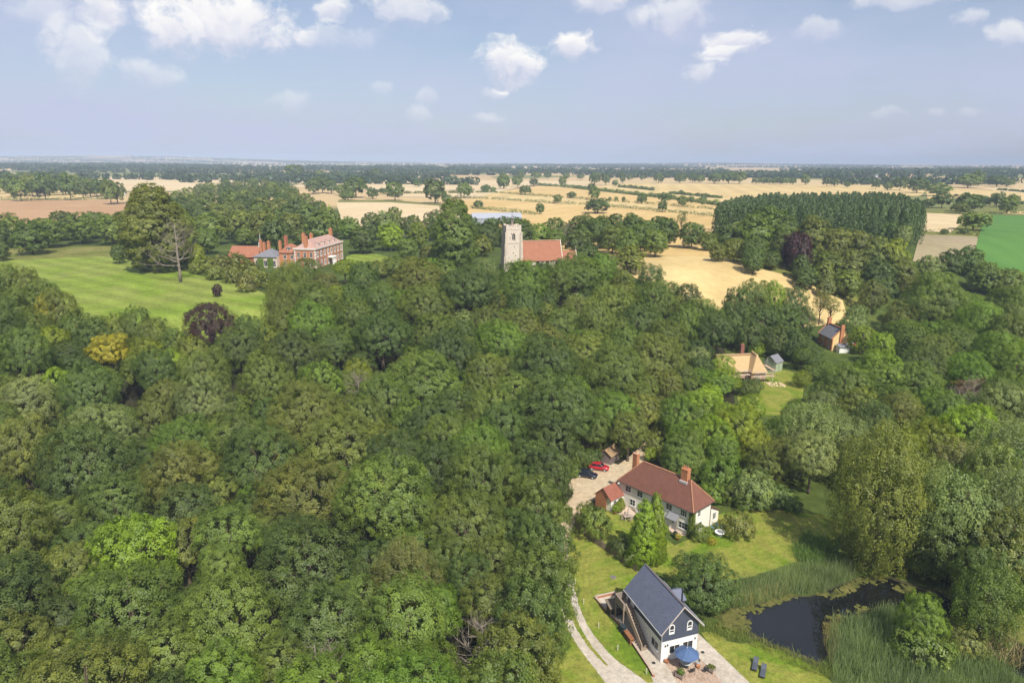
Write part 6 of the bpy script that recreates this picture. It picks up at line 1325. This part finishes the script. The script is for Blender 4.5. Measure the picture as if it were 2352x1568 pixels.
# ------------------------------------------------------------------ poplar plantation and the far country: masses nobody could count
def massmesh(name,pts,kindmesh,label,cat,col,seed):
    """one mesh of many small trees: pts (x,y,h,r)"""
    rng=np.random.default_rng(seed); Vs=[];Fs=[];Ts=[];o=0
    for i,(x,y,h,r) in enumerate(pts):
        v,f,t=kindmesh[i%len(kindmesh)]; a=rng.uniform(0,6.28); c,s=cos(a),sin(a)
        q=np.stack([(v[:,0]*c-v[:,1]*s)*r+x,(v[:,0]*s+v[:,1]*c)*r+y,v[:,2]*h+h1(x,y)],1)
        Vs.append(q);Fs.append(f+o);Ts.append(np.clip(t+rng.normal()*.10,0,.95)); o+=len(v)
    ob=inst(name,npmesh(name,np.concatenate(Vs),np.concatenate(Fs),np.concatenate(Ts),(LEAF,)),col=col); tag(ob,label,cat,kind='stuff'); return ob
def unit(seed,n,leaf,form,up=.0):
    rng=np.random.default_rng(seed); d=nrm(rng.normal(size=(n,3))+np.array([0,0,up]))
    if form=='col':
        z=rng.random(n)**.8; rr=(sin(1)*0+np.sin(pi*np.clip(.12+.88*z,0,1))**.6); a=rng.uniform(0,6.28,n)
        P=np.stack([np.cos(a)*rr,np.sin(a)*rr,z],1); N=nrm(np.stack([np.cos(a),np.sin(a),.35+0*a],1)+rng.normal(size=(n,3))*.45)
    else:
        P=np.stack([d[:,0],d[:,1],.5+.5*d[:,2]],1)*np.array([1,1,1]); b=1+.22*np.sin(d[:,0]*4+seed)*np.cos(d[:,1]*5-seed)
        P[:,:2]*=b[:,None]; P[:,2]=np.clip(P[:,2],.02,1); N=nrm(d+rng.normal(size=(n,3))*.35)
    t=nrm(np.cross(N,rng.normal(size=(n,3)))); bb=nrm(np.cross(N,t)); L=leaf*rng.uniform(.7,1.3,(n,1))
    iso=np.array([1,1,.5]) if form!='col' else np.array([1,1,.16])
    V=np.stack([P-t*L*iso,P-bb*L*.7*iso,P+t*L*iso,P+bb*L*.7*iso],1).reshape(-1,3)
    return V,np.arange(4*n).reshape(n,4),np.repeat(np.clip(.5+rng.normal(size=n)*.14,0,.95),4)
pop=[unit(300+i,460,.16,'col') for i in range(3)]; rg=random.Random(6); pts=[]
PP=[c4(*p) for p in ((20,425),(110,390),(200,368),(430,346),(700,342),(1000,340),(1280,340),(1460,355),(1560,400),(1570,440),(1560,470),(1400,462),(1000,452),(560,452),(200,452),(30,470))]
k=0
while len(pts)<560 and k<20000:
    k+=1; px,py=rg.uniform(1640,2130),rg.uniform(435,545)
    if not inpoly(px,py,PP): continue
    h=rg.uniform(16.5,21); x,y=at(px,py,h); x=round(x/5.2)*5.2+rg.uniform(-.6,.6)
    if any((x-q[0])**2+(y-q[1])**2<16 for q in pts): continue
    pts.append((x,y,h,rg.uniform(2.2,3.0)))
massmesh('poplar_plantation',pts,pop,'dense dark plantation of straight poplars beyond the right wheat field','plantation',(.085,.138,.052),1)
rnd=[unit(320+i,46,.42,'round') for i in range(5)]; pts=[]; rg=random.Random(16)
def strip(az,d,ang,length,wid,sp,hr=(9,16)):
    x0,y0=sin(az)*d,cos(az)*d; n=int(length/sp)
    for i in range(n):
        if rg.random()<.05: continue
        u=(i+.5)/n-.5; x=x0+cos(ang)*u*length+rg.gauss(0,wid); y=y0+sin(ang)*u*length+rg.gauss(0,wid); h=rg.uniform(*hr)
        pts.append((x,y,h,h*rg.uniform(.42,.62)))
for i in range(100):
    az=rg.uniform(-.80,.80); d=math.exp(rg.uniform(math.log(1250),math.log(9000)))
    if -.12<az<.45 and d<1750: continue
    if az>.1 and d<1500: continue
    strip(az,d,rg.gauss(0,.25),rg.uniform(220,560)*(.6+d/4500),rg.choice((2,2,3,12)),rg.uniform(7,10)*(1 if d<4000 else 1.5))
for i in range(26):   # thicker woods, mainly to the left and on the skyline
    az=rg.choice((rg.uniform(-.8,-.15),rg.uniform(-.8,.8))); d=math.exp(rg.uniform(math.log(1700),math.log(8500)))
    strip(az,d,rg.gauss(0,.2),rg.uniform(300,800)*(.5+d/5000),rg.uniform(18,50),5.5*(1 if d<4000 else 1.6),(12,18))
for i in range(12): strip(rg.uniform(-.68,-.32),rg.uniform(7000,9400),rg.gauss(0,.12),rg.uniform(400,1100),rg.choice((3,30)),13,(11,16))
pts=[p for p in pts if math.hypot(p[0],p[1])>1150 and not (-.05<math.atan2(p[0],p[1])<.42 and math.hypot(p[0],p[1])<1650)]
print('far trees',len(pts))
massmesh('far_woodland',pts,rnd,'distant hedgerow trees and woods fading to blue on the plain','woodland',(.045,.085,.035),2)
# ------------------------------------------------------------------ labels: every tree told apart by the landmark it stands by
bpy.context.view_layer.update()
LM=[('the black and white barn',21,76,5),('the cream cottage',24,108,5),('the timber shed',*at(1404,1078),2),('the parked cars',*at(1365,1085),1),('the church tower',*at(1176,620),17),('the church nave',*at(1250,600),9),('the brick hall',*at(727,617),8),('the thatched cottage',*at(1720,860),5),('the yellow ended cottage',*at(1925,806),6),('the pond',*at(1900,1400),0),('the pale green shed',*at(1800,850),3),('the farm shed',*at(1118,508),5),('the garden marquee',*at(648,610),3)]
NICE={'tall bright green cypress, the nearer and broader of the pair':'the cypress pair','huge lime tree standing alone on the park lawn':'the huge lime tree','large purple copper beech at the edge of the park lawn':'the big copper beech','bright lime green tree standing out in the near wood':'the lime green maple','golden yellow tree left of the big copper beech':'the golden yellow tree','big light green crown in the middle of the wood':'the big light green crown','brownish feathery conifer deep in the near wood':'the brownish conifer','huge feathery olive conifer beside the pond':'the feathery conifer','tall column shaped evergreen left of the church tower':'the tall evergreen','grey bare dead tree on the park lawn':'the dead park tree','dark purple copper beech in the copse':'the copse beech','pointed dark conifer at the wood corner below the hall':'the pointed conifer','fresh green tree at the bottom edge of the wood':'the fresh green tree','yellow tree at the left end of the park lawn':'the small yellow tree','thin bare dead tree in the near wood left of the track':'the thin dead tree','pale dead top in the middle of the wood':'the pale dead top','bare branches among the near wood crowns':'the bare branches','spreading bare branches near the bottom of the wood':'the bare branches','bare snag at the track edge of the wood':'the track edge snag','dark alder on the far bank of the pond':'the dark alder','smooth lime green dome shaped tree near the right edge':'the lime green dome','tallest broad tree on the right, above the yellow ended cottage':'the tallest right tree','large domed tree at the left front of the poplar plantation':'the large domed tree','small yellow crown at the back of the wood near the hall':'the small yellow crown','bright green tree low in the wood near the bottom edge':'the low bright tree','tall thin open tree at the head of the wheat field':'the thin open tree','pale bare dead tree behind the church nave':'the bare church tree','tiny purple sapling alone on the park lawn':'the purple sapling'}
for t in TREES:
    if t[6] in NICE: LM.append((NICE[t[6]],t[1],t[2],t[7]))
LP=[(n,proj(x,y,h1(x,y)+z*.8)) for n,x,y,z in LM]
def where(px,py,n,q):
    dx,dy=px-q[0],py-q[1]
    if abs(dx)>1.3*abs(dy): return ('right of ' if dx>0 else 'left of ')+n
    if abs(dx)<.45*abs(dy): return ('in front of ' if dy>0 else 'behind ')+n
    return ('in front and ' if dy>0 else 'behind and ')+('right of ' if dx>0 else 'left of ')+n
used={t[6] for t in TREES if t[6]}
KN={'woodland_tree':'wood tree','parkland_tree':'park wood tree','churchyard_tree':'churchyard tree','field_belt_tree':'field belt tree','copse_tree':'copse tree','garden_tree':'garden tree','pondside_tree':'pondside tree','hedgerow_tree':'hedgerow tree','hedgerow_bush':'hedgerow bush','shrub':'shrub','willow_tree':'willow','broadleaf_tree':'tree','lime_tree':'tree'}
GR={'woodland_tree':'trees of the dense wood','parkland_tree':'trees behind the hall','churchyard_tree':'trees behind the church','field_belt_tree':'tree belt behind the golden strip','copse_tree':'copse trees','garden_tree':'garden trees behind the cottage','pondside_tree':'trees around the pond','hedgerow_tree':'hedgerow trees in the wheat','hedgerow_bush':'hedgerow bushes in the wheat','shrub':'garden shrubs'}
todo=[t for t in TREES if not t[6]]
inf=[]
for t in todo:
    px,py=proj(t[1],t[2],t[3]-t[7]*.3); inf.append((t,px,py,FPX*t[4]/max(20,math.hypot(t[1],t[2]))))
inf.sort(key=lambda i:-i[3])
taken={}
for t,px,py,w in inf:
    nm=t[0].name.split('.')[0]; kn=KN.get(nm,'tree'); near=sorted(LP,key=lambda l:math.hypot(px-l[1][0],(py-l[1][1])*1.4))
    size='large ' if t[4]>=6.8 else 'small ' if t[4]<3.7 else ''
    lab=None; W_=[where(px,py,*l) for l in near[:9]]; C=[]
    for base in ('%s%s %s just %s','%s%s %s farther %s','%s%s %s well %s'): C.append(base%(size,t[5],kn,W_[0]))
    for a in range(4):
        for b in range(a+1,9): C.append('%s%s %s %s, %s'%(size,t[5],kn,W_[a],W_[b]))
    C+=['%s%s %s quite far %s'%(size,t[5],kn,w_) for w_ in W_]
    for c in C:
        if c not in used and len(c.split())<=16: lab=c; break
    if not lab: lab=[c for c in C if len(c.split())<=16][-1]; print('shared label',lab)
    used.add(lab); t[0]['label']=lab
    if nm in GR: t[0]['group']=GR[nm]
# nothing nests deeper than thing > part > sub-part
def depth(o):
    n=0
    while o.parent: o=o.parent; n+=1
    return n
for _ in range(3):
    for o in list(bpy.data.objects):
        if depth(o)>2: o.parent=o.parent.parent
